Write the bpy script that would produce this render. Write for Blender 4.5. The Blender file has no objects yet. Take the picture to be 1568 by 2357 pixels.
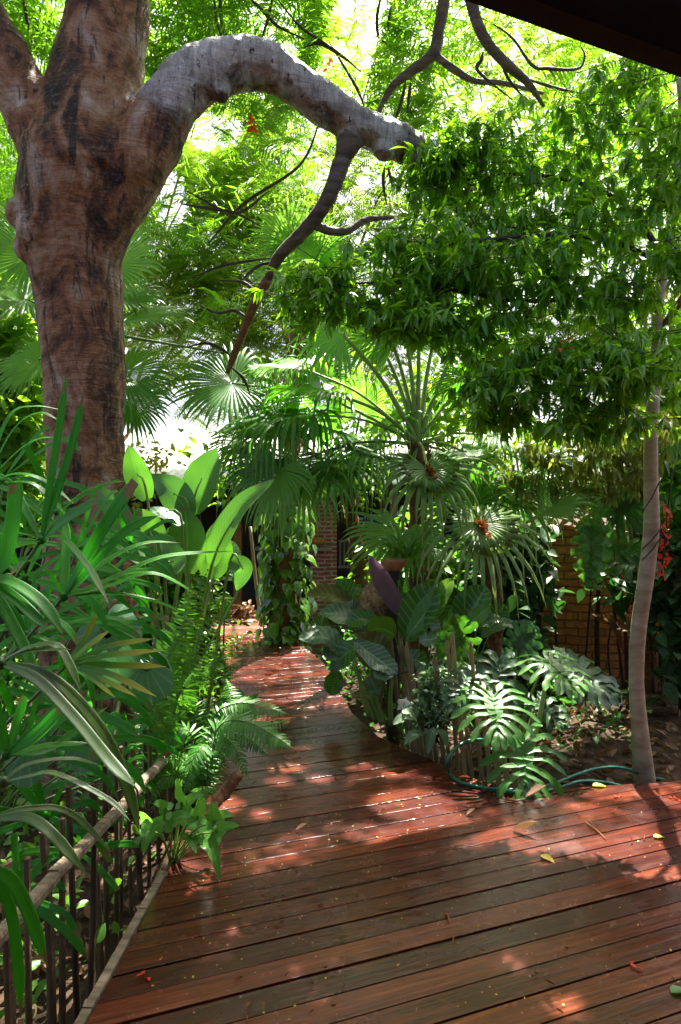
import bpy, bmesh, math, random
import numpy as np
from mathutils import Vector
random.seed(7); RS = np.random.RandomState(11)
C = bpy.context.scene.collection
F = 1571.0; H = 1.6; CX, CY = 784.0, 1178.5        # focal length, eye height and frame centre used to read distances off the photo
def P(px, py, Y): return np.array(((px-CX)/F*Y, Y, H-(py-CY)/F*Y))
def G(px, py, z=0.0): return P(px, py, F*(H-z)/(py-CY))
def nrm(v):
    v = np.asarray(v, float); n = np.linalg.norm(v, axis=-1, keepdims=True); return v/np.maximum(n, 1e-9)
UP = np.array((0, 0, 1.0)); DOWN = -UP
def ru(a, b): return random.uniform(a, b)

# ------------------------------------------------------------------ mesh collector
class Geo:
    def __init__(s): s.V=[]; s.Q=[]; s.T=[]; s.A=[]; s.n=0; s.MQ=[]; s.MT=[]
    def add(s, V, Q=None, T=None, A=None, m=0):
        V = np.asarray(V, float).reshape(-1, 3)
        if A is None: A = np.zeros((len(V), 3))
        s.V.append(V); s.A.append(np.asarray(A, float).reshape(-1, 3))
        if Q is not None and len(Q): q = np.asarray(Q, int).reshape(-1, 4); s.Q.append(q+s.n); s.MQ.append(np.full(len(q), m))
        if T is not None and len(T): t = np.asarray(T, int).reshape(-1, 3); s.T.append(t+s.n); s.MT.append(np.full(len(t), m))
        s.n += len(V)
    def build(s, name, mats, parent=None, off=None, smooth=True):
        V = np.concatenate(s.V); A = np.concatenate(s.A)
        if off is None and parent is not None: off = np.array(parent['base'])
        if off is not None: V = V - np.asarray(off)
        Q = np.concatenate(s.Q) if s.Q else np.zeros((0, 4), int); T = np.concatenate(s.T) if s.T else np.zeros((0, 3), int)
        me = bpy.data.meshes.new(name)
        me.vertices.add(len(V)); me.vertices.foreach_set('co', V.astype(np.float32).ravel())
        me.loops.add(Q.size+T.size); me.loops.foreach_set('vertex_index', np.concatenate((Q.ravel(), T.ravel())).astype(np.int32))
        nq, nt = len(Q), len(T); me.polygons.add(nq+nt)
        me.polygons.foreach_set('loop_start', np.concatenate((np.arange(nq)*4, nq*4+np.arange(nt)*3)).astype(np.int32))
        if not isinstance(mats, (list, tuple)): mats = [mats]
        for m in mats: me.materials.append(m)
        mi = np.concatenate(s.MQ+s.MT) if (s.MQ or s.MT) else np.zeros(0)
        me.update(calc_edges=True)
        me.polygons.foreach_set('material_index', mi.astype(np.int32))
        me.polygons.foreach_set('use_smooth', np.full(nq+nt, smooth))
        at = me.attributes.new('luv', 'FLOAT_VECTOR', 'POINT'); at.data.foreach_set('vector', A.astype(np.float32).ravel())
        me.validate(); me.update()
        o = bpy.data.objects.new(name, me); C.objects.link(o)
        if parent is not None: o.parent = parent
        elif off is not None: o.location = Vector(off)
        return o
def tag(o, label, cat, group=None, kind=None):
    o['label'] = label; o['category'] = cat
    if group: o['group'] = group
    if kind: o['kind'] = kind
    return o
def thing(name, label, cat, base, group=None):
    o = bpy.data.objects.new(name, None); C.objects.link(o); o.location = Vector(base); o.empty_display_size = .1
    o['base'] = [float(x) for x in base]; return tag(o, label, cat, group)
def struct(o): o['kind'] = 'structure'; return o
def dup(root, loc, rz, sc, label):
    r = root.copy(); C.objects.link(r); r.location = Vector(loc); r.rotation_euler = (0, 0, rz); r.scale = (sc, sc, sc); r['label'] = label
    for ch in root.children:
        c = ch.copy(); C.objects.link(c); c.parent = r
    return r

def spline(pts, n):
    p = np.asarray(pts, float)
    if len(p) == 2: return p[0]+(p[1]-p[0])*np.linspace(0, 1, n)[:, None]
    p = np.vstack((2*p[0]-p[1], p, 2*p[-1]-p[-2])); out = []
    for t in np.linspace(0, len(p)-3-1e-6, n):
        i = int(t); f = t-i; a, b, c, d = p[i], p[i+1], p[i+2], p[i+3]
        out.append(.5*(2*b+(c-a)*f+(2*a-5*b+4*c-d)*f*f+(3*b-a-3*c+d)*f**3))
    return np.array(out)
def tube(g, pts, radii, seg=8, n=None, cap=True, rnd=0.5, wob=0.0, m=0):
    n = n or max(2, 4*(len(pts)-1)+1); c = spline(pts, n)
    r = np.interp(np.linspace(0, 1, n), np.linspace(0, 1, len(radii)), radii)
    t = nrm(np.gradient(c, axis=0)); ref = np.array((1.0, 0, 0)) if abs(t[0][0]) < .8 else np.array((0, 1.0, 0))
    V = []; A = []
    x = nrm(ref-t[0]*ref.dot(t[0]))
    for i in range(n):
        x = nrm(x-t[i]*x.dot(t[i])); y = np.cross(t[i], x)
        for k in range(seg):
            a = 2*math.pi*k/seg; rr = r[i]*(1+wob*ru(-1, 1)); V.append(c[i]+rr*(math.cos(a)*x+math.sin(a)*y)); A.append((k/seg, i/(n-1), rnd))
    Q = [(i*seg+k, i*seg+(k+1) % seg, (i+1)*seg+(k+1) % seg, (i+1)*seg+k) for i in range(n-1) for k in range(seg)]
    T = []
    if cap:
        V += [c[0], c[-1]]; A += [(0, 0, rnd), (0, 1, rnd)]; b = n*seg
        for k in range(seg): T.append((b, (k+1) % seg, k)); T.append((b+1, (n-1)*seg+k, (n-1)*seg+(k+1) % seg))
    g.add(V, Q, T, A, m)
def prism(g, p0, p1, w, d, hint=(0, 1, 0), ch=.18, rnd=.5, taper=1.0, bend=0.0):
    p0 = np.asarray(p0, float); p1 = np.asarray(p1, float); t = nrm(p1-p0); x = nrm(np.cross(t, hint)); y = np.cross(x, t)
    cs = [(-.5+ch*.5, -.5), (.5-ch*.5, -.5), (.5, -.5+ch), (.5, .5-ch), (.5-ch*.5, .5), (-.5+ch*.5, .5), (-.5, .5-ch), (-.5, -.5+ch)]
    V = []; A = []; rows = 5
    for i in range(rows):
        f = i/(rows-1); c = p0+(p1-p0)*f+x*bend*math.sin(f*math.pi); s = 1+(taper-1)*f
        for a, b in cs: V.append(c+x*a*w*s+y*b*d*s); A.append((a, f, rnd))
    Q = [(i*8+k, i*8+(k+1) % 8, i*8+8+(k+1) % 8, i*8+8+k) for i in range(rows-1) for k in range(8)]
    e = (rows-1)*8
    Q += [(7, 6, 1, 0), (6, 5, 2, 1), (5, 4, 3, 2), (e, e+1, e+6, e+7), (e+1, e+2, e+5, e+6), (e+2, e+3, e+4, e+5)]
    g.add(V, Q, None, A)
def box(g, lo, hi, rnd=.5, m=0):
    (a, b, c), (d, e, f) = lo, hi
    V = [(a, b, c), (d, b, c), (d, e, c), (a, e, c), (a, b, f), (d, b, f), (d, e, f), (a, e, f)]
    g.add(V, [(0, 3, 2, 1), (4, 5, 6, 7), (0, 1, 5, 4), (1, 2, 6, 5), (2, 3, 7, 6), (3, 0, 4, 7)], None, [(0, 0, rnd)]*8, m)

# ------------------------------------------------------------------ leaves
def tmpl(rows, fold=.3, curve=.25, cols=3):
    """leaf blade: rows = (v, half width); x across, y along, z normal"""
    V = []; A = []; us = np.linspace(-1, 1, cols)
    for v, w in rows:
        for u in us: V.append((u*w, v, abs(u)*w*fold-curve*v*v)); A.append((u, v))
    Q = [(i*cols+k, i*cols+k+1, (i+1)*cols+k+1, (i+1)*cols+k) for i in range(len(rows)-1) for k in range(cols-1)]
    return np.array(V), np.array(Q), np.array(A)
LANCE = tmpl([(0, .01), (.18, .10), (.42, .135), (.72, .085), (1, .003)], .35, .28)
OVATE = tmpl([(0, .02), (.15, .22), (.4, .30), (.72, .19), (1, .004)], .3, .18)
PINNA = tmpl([(0, .07), (.45, .13), (1, .02)], 0, .12, 2)
FPIN = tmpl([(0, .06), (.2, .13), (.65, .10), (1, .01)], .0, .22, 2)
CURL = tmpl([(0, .03), (.25, .24), (.6, .28), (1, .02)], .9, -.45)
HEART = tmpl([(-.12, .26), (0, .40), (.2, .46), (.5, .34), (.8, .12), (1, .003)], .25, .22)
def inst(g, tm, pos, d, up, L, W=None, rnd=None, m=0, keep=None):
    pos = np.asarray(pos, float).reshape(-1, 3); n = len(pos)
    d = nrm(np.broadcast_to(d, (n, 3))); up = np.broadcast_to(up, (n, 3))
    X = nrm(np.cross(d, up)); Z = np.cross(X, d)
    L = np.broadcast_to(np.asarray(L, float), (n,)); W = L if W is None else np.broadcast_to(np.asarray(W, float), (n,))
    rnd = RS.rand(n) if rnd is None else np.broadcast_to(rnd, (n,))
    tv, tq, ta = tm; k = len(tv)
    if keep is not None:
        pos, d, X, Z, L, W, rnd = [q[keep] for q in (pos, d, X, Z, L, W, rnd)]; n = len(pos)
    if n == 0: return
    V = pos[:, None]+X[:, None]*(tv[None, :, :1]*W[:, None, None])+d[:, None]*(tv[None, :, 1:2]*L[:, None, None])+Z[:, None]*(tv[None, :, 2:]*L[:, None, None])
    Q = tq[None]+(np.arange(n)*k)[:, None, None]
    A = np.concatenate((np.broadcast_to(ta[None], (n, k, 2)), np.broadcast_to(rnd[:, None, None], (n, k, 1))), 2)
    g.add(V, Q, None, A, m)
def strap(g, pts, W, prof, hint=(0, -.6, 1), fold=.25, cols=5, n=12, rnd=None, pleat=0.0, wave=0.0, rag=0.0, m=0):
    c = spline(pts, n); t = nrm(np.gradient(c, axis=0)); rnd = random.random() if rnd is None else rnd
    ts = np.linspace(0, 1, n); us = np.linspace(-1, 1, cols); V = []; A = []; ph = ru(0, 6)
    hint = nrm(hint)
    for i in range(n):
        x = nrm(np.cross(t[i], hint)); z = np.cross(x, t[i]); w = W*prof(ts[i])*.5
        for j, u in enumerate(us):
            ww = w*(1+(rag*ru(-1, 0) if abs(u) == 1 else 0))
            dz = abs(u)*w*fold+(pleat*w*(1 if j % 2 else -1))+wave*W*abs(u)*math.sin(ts[i]*14+ph+u)
            V.append(c[i]+x*u*ww+z*dz); A.append((u, ts[i], rnd))
    Q = [(i*cols+k, i*cols+k+1, (i+1)*cols+k+1, (i+1)*cols+k) for i in range(n-1) for k in range(cols-1)]
    g.add(V, Q, None, A, m)
pf_strap = lambda t: min(1, .35+t*3)*min(1, (1-t)*5+.02)
pf_blunt = lambda t: min(1, .25+t*2.2)*(1 if t < .93 else .75)
pf_paddle = lambda t: max(.02, (math.sin(math.pi*min(1, .06+t*.94)**.85))**.7)
pf_anth = lambda t: max(.02, (math.sin(math.pi*min(1, .04+t*.96)**1.05))**.6)
pf_arrow = lambda t: min(1, .45+t*4)*max(.01, 1-t)**.72
pf_lobe = lambda t: (.75+.45*t)*math.sqrt(max(0.003, 1-max(0, (t-.72)/.28)**2))*(1+.1*math.sin(t*19))
def fan(g, gp, base, hub, axis, normal, R, nseg=34, spread=125, split=.5, droop=.6, fold=.25, pr=.012, rnd=None, rag=.12, m=0):
    """costapalmate fan blade on a petiole from base to hub"""
    base = np.asarray(base, float); hub = np.asarray(hub, float); axis = nrm(axis); normal = nrm(np.asarray(normal)-axis*np.dot(normal, axis)); side = np.cross(normal, axis)
    rnd = random.random() if rnd is None else rnd
    if gp is not None:
        mid = (base+hub)/2+UP*.08*np.linalg.norm(hub-base)
        tube(gp, [base, mid, hub], [pr*1.5, pr, pr*.8], 6, 10, rnd=rnd)
    da = math.radians(2*spread)/nseg; rows = [.03, .2, .38, split, split+.12*(1-split)*2, split+.5*(1-split), split+.75*(1-split), 1]
    for i in range(nseg):
        a = -math.radians(spread)+da*(i+.5); d = math.cos(a)*axis+math.sin(a)*side+normal*fold*(abs(math.sin(a)))*.8
        if abs(a) > math.pi/2: d = d+normal*fold*.4
        d = nrm(d); e0 = -math.sin(a)*axis+math.cos(a)*side
        L = R*(1-.22*(abs(a)/math.radians(spread))**2)*(1+rag*ru(-1, 1)); sd = droop*ru(.55, 1.35); sp = split*ru(.92, 1.1)
        pos = hub+d*rows[0]*L; prev = rows[0]; V = []; A = []; tw = ru(-.35, .35); r = rnd+ru(-.12, .12); cur = d
        for t in rows:
            k = 0 if t <= sp else min(.97, sd*((t-sp)/(1-sp))**.9)
            cur = nrm(d*(1-k)+DOWN*k+np.array((0, 0, -.06))*t); pos = pos+cur*(t-prev)*L; prev = t
            wf = t*L*math.tan(da/2) if t <= sp else sp*L*math.tan(da/2)*max(.04, 1-((t-sp)/(1-sp))**1.6)
            zz = nrm(np.cross(cur, e0)+normal*.2); ee = e0+zz*tw*(0 if t <= sp else (t-sp)/(1-sp))
            V += [pos-ee*wf-zz*wf*.35, pos+zz*wf*.35, pos+ee*wf-zz*wf*.35]; A += [(-1, t, r), (0, t, r), (1, t, r)]
        nr = len(rows); Q = [(q*3+k, q*3+k+1, q*3+k+4, q*3+k+3) for q in range(nr-1) for k in range(2)]
        g.add(V, Q, None, A, m)
def fern(g, gs, pts, W, pairs=26, hint=(0, -.4, 1), rnd=None, droop=.25, stem=.004):
    n = pairs+4; c = spline(pts, n); t = nrm(np.gradient(c, axis=0)); rnd = random.random() if rnd is None else rnd
    x = nrm(np.cross(t, nrm(hint))); ts = np.linspace(0, 1, n)
    tube(gs, pts, [stem, stem*.7, stem*.3], 5, n, rnd=rnd); tube(g, pts, [stem*.7, stem*.5, stem*.2], 4, n, rnd=rnd)
    pr = np.clip(np.sin(np.pi*np.clip(.12+ts*.9, 0, 1))**.75, .04, 1)
    for s in (-1, 1):
        jit = RS.uniform(-.12, .12, (n, 3)); d = nrm(x*s+t*.38+np.array((0, 0, -droop))+jit)
        inst(g, FPIN, c[2:], d[2:], np.array(hint)+RS.uniform(-.25, .25, (n-2, 3)), (W*.5*pr*RS.uniform(.9, 1.08, n))[2:], W=np.full(n-2, W*.5*.72*28/pairs*.8), rnd=np.clip(rnd+RS.uniform(-.15, .15, n-2), 0, 1))
def lobed(g, gp, hub, axis, normal, L, nl=9, rnd=None, base=None, droop=.35, w=.16, lm=.8, m=0, pr=.008):
    axis = nrm(axis); normal = nrm(np.asarray(normal)-axis*np.dot(normal, axis)); side = np.cross(normal, axis); rnd = random.random() if rnd is None else rnd
    hub = np.asarray(hub, float)
    mid = [hub-axis*L*.02, hub+axis*L*.35+DOWN*L*.02, hub+axis*L*.72+DOWN*L*droop*.4]
    strap(g, mid, L*.34, lambda t: .5+.5*math.sin(math.pi*min(1, t+.25)), normal, .12, 5, 8, rnd, m=m)
    tube(g, mid, [L*.016, L*.008], 5, 7, rnd=1.6, m=m)
    for s in (-1, 1):
        for k in range(nl):
            f = k/(nl-1); ang = math.radians(150-138*f+ru(-4, 4)); st = hub+axis*L*(.02+.66*f**1.1)+DOWN*L*droop*.4*f*f
            d = nrm(math.cos(ang)*axis+s*math.sin(ang)*side); ln = L*lm*(.55+.5*math.sin(math.pi*(.12+.72*f)))*(1-.45*f)*ru(.92, 1.06)
            e = st+d*ln*.55+normal*ln*.06+DOWN*ln*droop*.15; t2 = st+nrm(d+axis*.15)*ln+DOWN*ln*droop*.6
            strap(g, [st-d*L*.02, e, t2], L*w*ru(.85, 1.1), pf_lobe, normal+np.array((0, 0, .2))+RS.uniform(-.22, .22, 3), .16, 5, 14, rnd, wave=.09, rag=.14, m=m)
    if base is not None and gp is not None:
        b = np.asarray(base, float); tube(gp, [b, (b+hub)/2+UP*.06+axis*-.05, hub], [pr*1.5, pr*1.1, pr*.8], 6, 10)
def heart(g, hub, axis, normal, L, rnd=.5, seg=28, cup=.12, m=0):
    axis = nrm(axis); normal = nrm(np.asarray(normal)-axis*np.dot(normal, axis)); side = np.cross(normal, axis)
    V = [hub]; A = [(0, 0, rnd)]; rings = 5
    for q in range(1, rings+1):
        f = q/rings
        for k in range(seg):
            th = -math.pi+2*math.pi*k/seg; a = abs(th)
            r = L*(.62*(1-.0*a)+.38*math.cos(th/2)**6) if a < 2.5 else L*(.62*(1-((a-2.5)/.65)**1.5*.72))
            r *= f; V.append(hub+axis*r*math.cos(th)+side*r*.92*math.sin(th)+normal*(-cup*r*f+.015*L*math.cos(th*7)*f)+DOWN*.12*r*f); A.append((th/math.pi, f, rnd))
    Q = [(1+(q-1)*seg+k, 1+(q-1)*seg+(k+1) % seg, 1+q*seg+(k+1) % seg, 1+q*seg+k) for q in range(1, rings) for k in range(seg)]
    T = [(0, 1+k, 1+(k+1) % seg) for k in range(seg)]
    g.add(V, Q, T, A, m)
SKY, SUNE, EXPO = .085, 5.0, 2.62
# ------------------------------------------------------------------ materials
class N:
    def __init__(s, name):
        s.m = bpy.data.materials.new(name); s.m.use_nodes = True; s.t = s.m.node_tree; s.t.nodes.clear()
        s.out = s.t.nodes.new('ShaderNodeOutputMaterial')
    def n(s, typ, **kw):
        x = s.t.nodes.new('ShaderNode'+typ)
        for k, v in kw.items():
            if k.startswith('i_'):
                key = k[2:].replace('_', ' '); x.inputs[key].default_value = v
            else: setattr(x, k, v)
        return x
    def l(s, a, b): s.t.links.new(a, b)
    def math(s, op, a, b=None, clamp=False):
        x = s.n('Math', operation=op, use_clamp=clamp)
        for i, v in enumerate((a, b)):
            if v is None: continue
            if isinstance(v, (int, float)): x.inputs[i].default_value = v
            else: s.l(v, x.inputs[i])
        return x.outputs[0]
    def mix(s, f, a, b, mode='MIX'):
        x = s.n('MixRGB', blend_type=mode)
        for i, v in enumerate((f, a, b)):
            if isinstance(v, (int, float)): x.inputs[i].default_value = v
            elif isinstance(v, tuple): x.inputs[i].default_value = (*v, 1)
            else: s.l(v, x.inputs[i])
        return x.outputs[0]
    def ramp(s, f, stops):
        x = s.n('ValToRGB'); e = x.color_ramp.elements
        while len(e) < len(stops): e.new(.5)
        for k, (p, c) in enumerate(stops):
            e[k].position = p; e[k].color = (*c, 1) if isinstance(c, tuple) else (c, c, c, 1)
        s.l(f, x.inputs[0]); return x.outputs[0]
    def noise(s, vec, scale, detail=4, rough=.55, dist=0):
        x = s.n('TexNoise'); x.inputs['Scale'].default_value = scale; x.inputs['Detail'].default_value = detail; x.inputs['Roughness'].default_value = rough; x.inputs['Distortion'].default_value = dist
        if vec is not None: s.l(vec, x.inputs['Vector'])
        return x.outputs['Fac']
    def obj(s, scale=(1, 1, 1), rot=(0, 0, 0), loc=(0, 0, 0), src='Object'):
        c = s.n('TexCoord'); mp = s.n('Mapping'); mp.inputs['Scale'].default_value = scale; mp.inputs['Rotation'].default_value = rot; mp.inputs['Location'].default_value = loc
        s.l(c.outputs[src], mp.inputs[0]); return mp.outputs[0]
    def bump(s, h, strength=.3, dist=.01):
        b = s.n('Bump'); b.inputs['Strength'].default_value = strength; b.inputs['Distance'].default_value = dist; s.l(h, b.inputs['Height']); return b.outputs[0]
    def pbr(s, col, rough=.5, bump=None, spec=.5, coat=0, metal=0):
        b = s.n('BsdfPrincipled')
        for k, v in (('Base Color', col), ('Roughness', rough)):
            if isinstance(v, tuple): b.inputs[k].default_value = (*v, 1)
            elif isinstance(v, (int, float)): b.inputs[k].default_value = v
            else: s.l(v, b.inputs[k])
        b.inputs['Specular IOR Level'].default_value = spec; b.inputs['Coat Weight'].default_value = coat; b.inputs['Coat Roughness'].default_value = .18; b.inputs['Metallic'].default_value = metal
        if bump is not None: s.l(bump, b.inputs['Normal'])
        s.l(b.outputs[0], s.out.inputs[0]); return b

def leaf_mat(name, c1, c2, tr, fac=.38, rough=.38, spec=.5, vein=None, vs=.0, nv=9, tip=None, mid=.35, midc=None, spot=.25, back=None, burn=0):
    s = N(name); a = s.n('Attribute', attribute_name='luv'); sp = s.n('SeparateXYZ'); s.l(a.outputs['Vector'], sp.inputs[0]); u, v, r = sp.outputs
    geo = s.n('NewGeometry'); nz = s.noise(geo.outputs['Position'], 9, 3)
    col = s.mix(r, c1, c2); tcol = tr
    col = s.mix(s.math('MULTIPLY', s.math('SUBTRACT', nz, .5), spot*2, True), col, tuple(min(1, x*2.2+.01) for x in c2))
    au = s.math('ABSOLUTE', u)
    if vein == 'pinnate':
        w = s.math('SINE', s.math('MULTIPLY', s.math('SUBTRACT', v, s.math('MULTIPLY', au, .16)), nv*6.283))
        k = s.math('MULTIPLY', s.math('POWER', s.math('MULTIPLY', s.math('ADD', w, 1), .5), 10), vs, True); col = s.mix(k, col, midc or (.3, .42, .2))
    elif vein == 'radial':
        w = s.math('SINE', s.math('MULTIPLY', u, nv*6.283)); k = s.math('MULTIPLY', s.math('POWER', s.math('MULTIPLY', s.math('ADD', w, 1), .5), 24), vs, True); col = s.mix(k, col, midc or (.3, .42, .2))
    elif vein == 'pleat':
        w = s.math('SINE', s.math('MULTIPLY', u, nv*6.283)); k = s.math('MULTIPLY', s.math('ADD', w, 1), vs*.5, True); col = s.mix(k, col, c2)
    if mid > 0 and vein != 'radial':
        k = s.math('MULTIPLY', s.math('SUBTRACT', 1, s.math('MULTIPLY', au, 11), True), mid, True); col = s.mix(k, col, midc or tuple(min(1, x*2.5+.03) for x in c2))
    if tip is not None:
        k = s.math('MULTIPLY', s.math('SUBTRACT', v, .45, True), 1.7, True); col = s.mix(k, col, tip); tcol = s.mix(k, tr, tuple(min(1, x*1.6) for x in tip))
    if burn:
        bn = s.noise(geo.outputs['Position'], 14, 3); kb = s.math('MULTIPLY', s.math('SUBTRACT', s.math('ADD', s.math('MULTIPLY', v, .55), s.math('MULTIPLY', bn, .75)), .88 if burn < 2 else .82, True), 12, True); col = s.mix(kb, col, (.20, .125, .05)); tcol = s.mix(kb, tcol, (.20, .12, .03))
    if back is not None: col = s.mix(geo.outputs['Backfacing'], col, back)
    b = s.n('BsdfPrincipled'); s.l(col, b.inputs['Base Color']); b.inputs['Roughness'].default_value = rough; b.inputs['Specular IOR Level'].default_value = spec
    t = s.n('BsdfTranslucent')
    if isinstance(tcol, tuple):
        tcol = s.mix(r, tcol, tuple(x*.6 for x in tcol))
    s.l(tcol, t.inputs[0])
    mx = s.n('MixShader'); mx.inputs[0].default_value = fac; s.l(b.outputs[0], mx.inputs[1]); s.l(t.outputs[0], mx.inputs[2]); s.l(mx.outputs[0], s.out.inputs[0])
    return s.m
M = {}
M['feather'] = leaf_mat('feathery_leaf', (.03, .13, .008), (.08, .20, .012), (.25, .55, .02), .5, .5, .3, mid=0)
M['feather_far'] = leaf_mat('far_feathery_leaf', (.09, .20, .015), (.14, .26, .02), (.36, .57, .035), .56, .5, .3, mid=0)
M['glossy'] = leaf_mat('glossy_leaf', (.045, .185, .012), (.15, .36, .02), (.36, .74, .016), .5, .22, .6, mid=.4, spot=.3)
M['ovate'] = leaf_mat('ovate_leaf', (.04, .14, .01), (.10, .24, .02), (.36, .66, .03), .48, .4, .45, mid=.4)
M['olive'] = leaf_mat('olive_leaf', (.05, .11, .014), (.13, .17, .022), (.34, .42, .04), .4, .45, .4, mid=.3)
M['fan'] = leaf_mat('fan_palm_leaf', (.035, .14, .02), (.12, .26, .05), (.28, .62, .05), .42, .34, .5, mid=.3, burn=1)
M['fan_dark'] = leaf_mat('dark_fan_palm_leaf', (.016, .10, .008), (.06, .18, .014), (.16, .52, .02), .42, .36, .5, mid=.3)
M['fan_pale'] = leaf_mat('pale_fan_palm_leaf', (.10, .20, .06), (.19, .29, .10), (.34, .56, .09), .4, .34, .5, mid=.35, tip=(.20, .24, .05))
M['lady'] = leaf_mat('lady_palm_leaf', (.008, .075, .004), (.045, .22, .012), (.05, .46, .012), .32, .42, .28, 'pleat', .7, 3, mid=.0, burn=1)
M['lady_yellow'] = leaf_mat('yellow_tipped_leaf', (.02, .12, .008), (.06, .19, .015), (.15, .42, .02), .33, .42, .3, 'pleat', .5, 3, tip=(.42, .40, .03), mid=0)
M['lady_grey'] = leaf_mat('worn_strap_leaf', (.008, .05, .008), (.06, .12, .014), (.09, .24, .04), .2, .42, .45, 'pleat', .8, 3, mid=0)
M['paddle'] = leaf_mat('paddle_leaf', (.04, .15, .02), (.09, .24, .03), (.15, .44, .025), .36, .38, .45, 'pinnate', .3, 22, mid=.5, burn=1)
M['paddle_dull'] = leaf_mat('dull_paddle_leaf', (.04, .13, .025), (.08, .20, .04), (.14, .42, .04), .34, .38, .5, 'pinnate', .15, 22, mid=.4)
M['ear'] = leaf_mat('elephant_ear_leaf', (.06, .16, .07), (.09, .20, .09), (.12, .38, .09), .3, .42, .4, 'radial', .55, 7, midc=(.3, .42, .3))
M['fern'] = leaf_mat('fern_leaf', (.04, .16, .012), (.09, .25, .02), (.20, .58, .03), .4, .42, .4, mid=0)
M['fern_dark'] = leaf_mat('dark_fern_leaf', (.025, .12, .010), (.07, .21, .02), (.12, .46, .02), .34, .4, .45, mid=0)
M['syng'] = leaf_mat('arrowhead_leaf', (.05, .20, .02), (.10, .28, .04), (.22, .6, .05), .38, .38, .45, 'pinnate', .2, 6, mid=.6)
M['anth'] = leaf_mat('veined_leaf', (.012, .07, .012), (.035, .13, .018), (.12, .38, .02), .32, .28, .5, 'pinnate', .85, 9, midc=(.22, .32, .12), mid=1.0)
M['anth_bright'] = leaf_mat('bright_veined_leaf', (.07, .20, .015), (.11, .26, .02), (.28, .55, .03), .38, .36, .5, 'pinnate', .3, 9, mid=.8)
M['anth_grey'] = leaf_mat('grey_veined_leaf', (.06, .13, .06), (.11, .19, .09), (.12, .28, .06), .25, .28, .5, 'pinnate', .7, 10, midc=(.32, .40, .28), mid=1.0)
M['anth_olive'] = leaf_mat('olive_brown_leaf', (.10, .11, .015), (.13, .10, .02), (.28, .22, .03), .3, .42, .4, 'pinnate', .4, 8, mid=.6)
M['purple'] = leaf_mat('purple_leaf', (.20, .14, .20), (.24, .17, .23), (.14, .07, .12), .2, .5, .35, 'pinnate', .5, 16, midc=(.20, .12, .20), mid=1.0)
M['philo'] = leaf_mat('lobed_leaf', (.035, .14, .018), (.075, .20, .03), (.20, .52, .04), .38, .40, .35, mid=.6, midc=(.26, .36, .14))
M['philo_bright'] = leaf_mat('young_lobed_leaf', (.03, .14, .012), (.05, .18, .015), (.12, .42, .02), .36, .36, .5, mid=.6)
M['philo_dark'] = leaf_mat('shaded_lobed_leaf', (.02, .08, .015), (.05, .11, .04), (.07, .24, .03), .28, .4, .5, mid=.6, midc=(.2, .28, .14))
M['varieg'] = leaf_mat('variegated_leaf', (.06, .16, .06), (.22, .30, .17), (.2, .4, .1), .3, .38, .5, mid=.5, spot=.5)
M['vine'] = leaf_mat('vine_leaf', (.014, .07, .008), (.09, .19, .02), (.20, .45, .02), .28, .16, .8, mid=.4)
M['under'] = leaf_mat('undergrowth_leaf', (.035, .13, .008), (.10, .24, .018), (.22, .52, .02), .4, .4, .45, mid=.3)
M['dry'] = leaf_mat('dry_leaf', (.07, .035, .018), (.27, .14, .07), (.3, .16, .06), .15, .6, .3, mid=.3)
M['yellow'] = leaf_mat('yellow_leaf', (.62, .48, .04), (.7, .5, .05), (.6, .45, .04), .2, .5, .4, mid=.2)
M['red'] = leaf_mat('red_petal', (.65, .03, .015), (.75, .06, .02), (.8, .08, .02), .3, .45, .4, mid=0)
M['orange'] = leaf_mat('orange_petal', (.75, .22, .02), (.8, .35, .03), (.8, .3, .02), .3, .5, .4, mid=0)
M['bract'] = leaf_mat('rusty_fibre', (.22, .075, .02), (.33, .13, .04), (.3, .1, .02), .15, .7, .2, mid=0)

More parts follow.
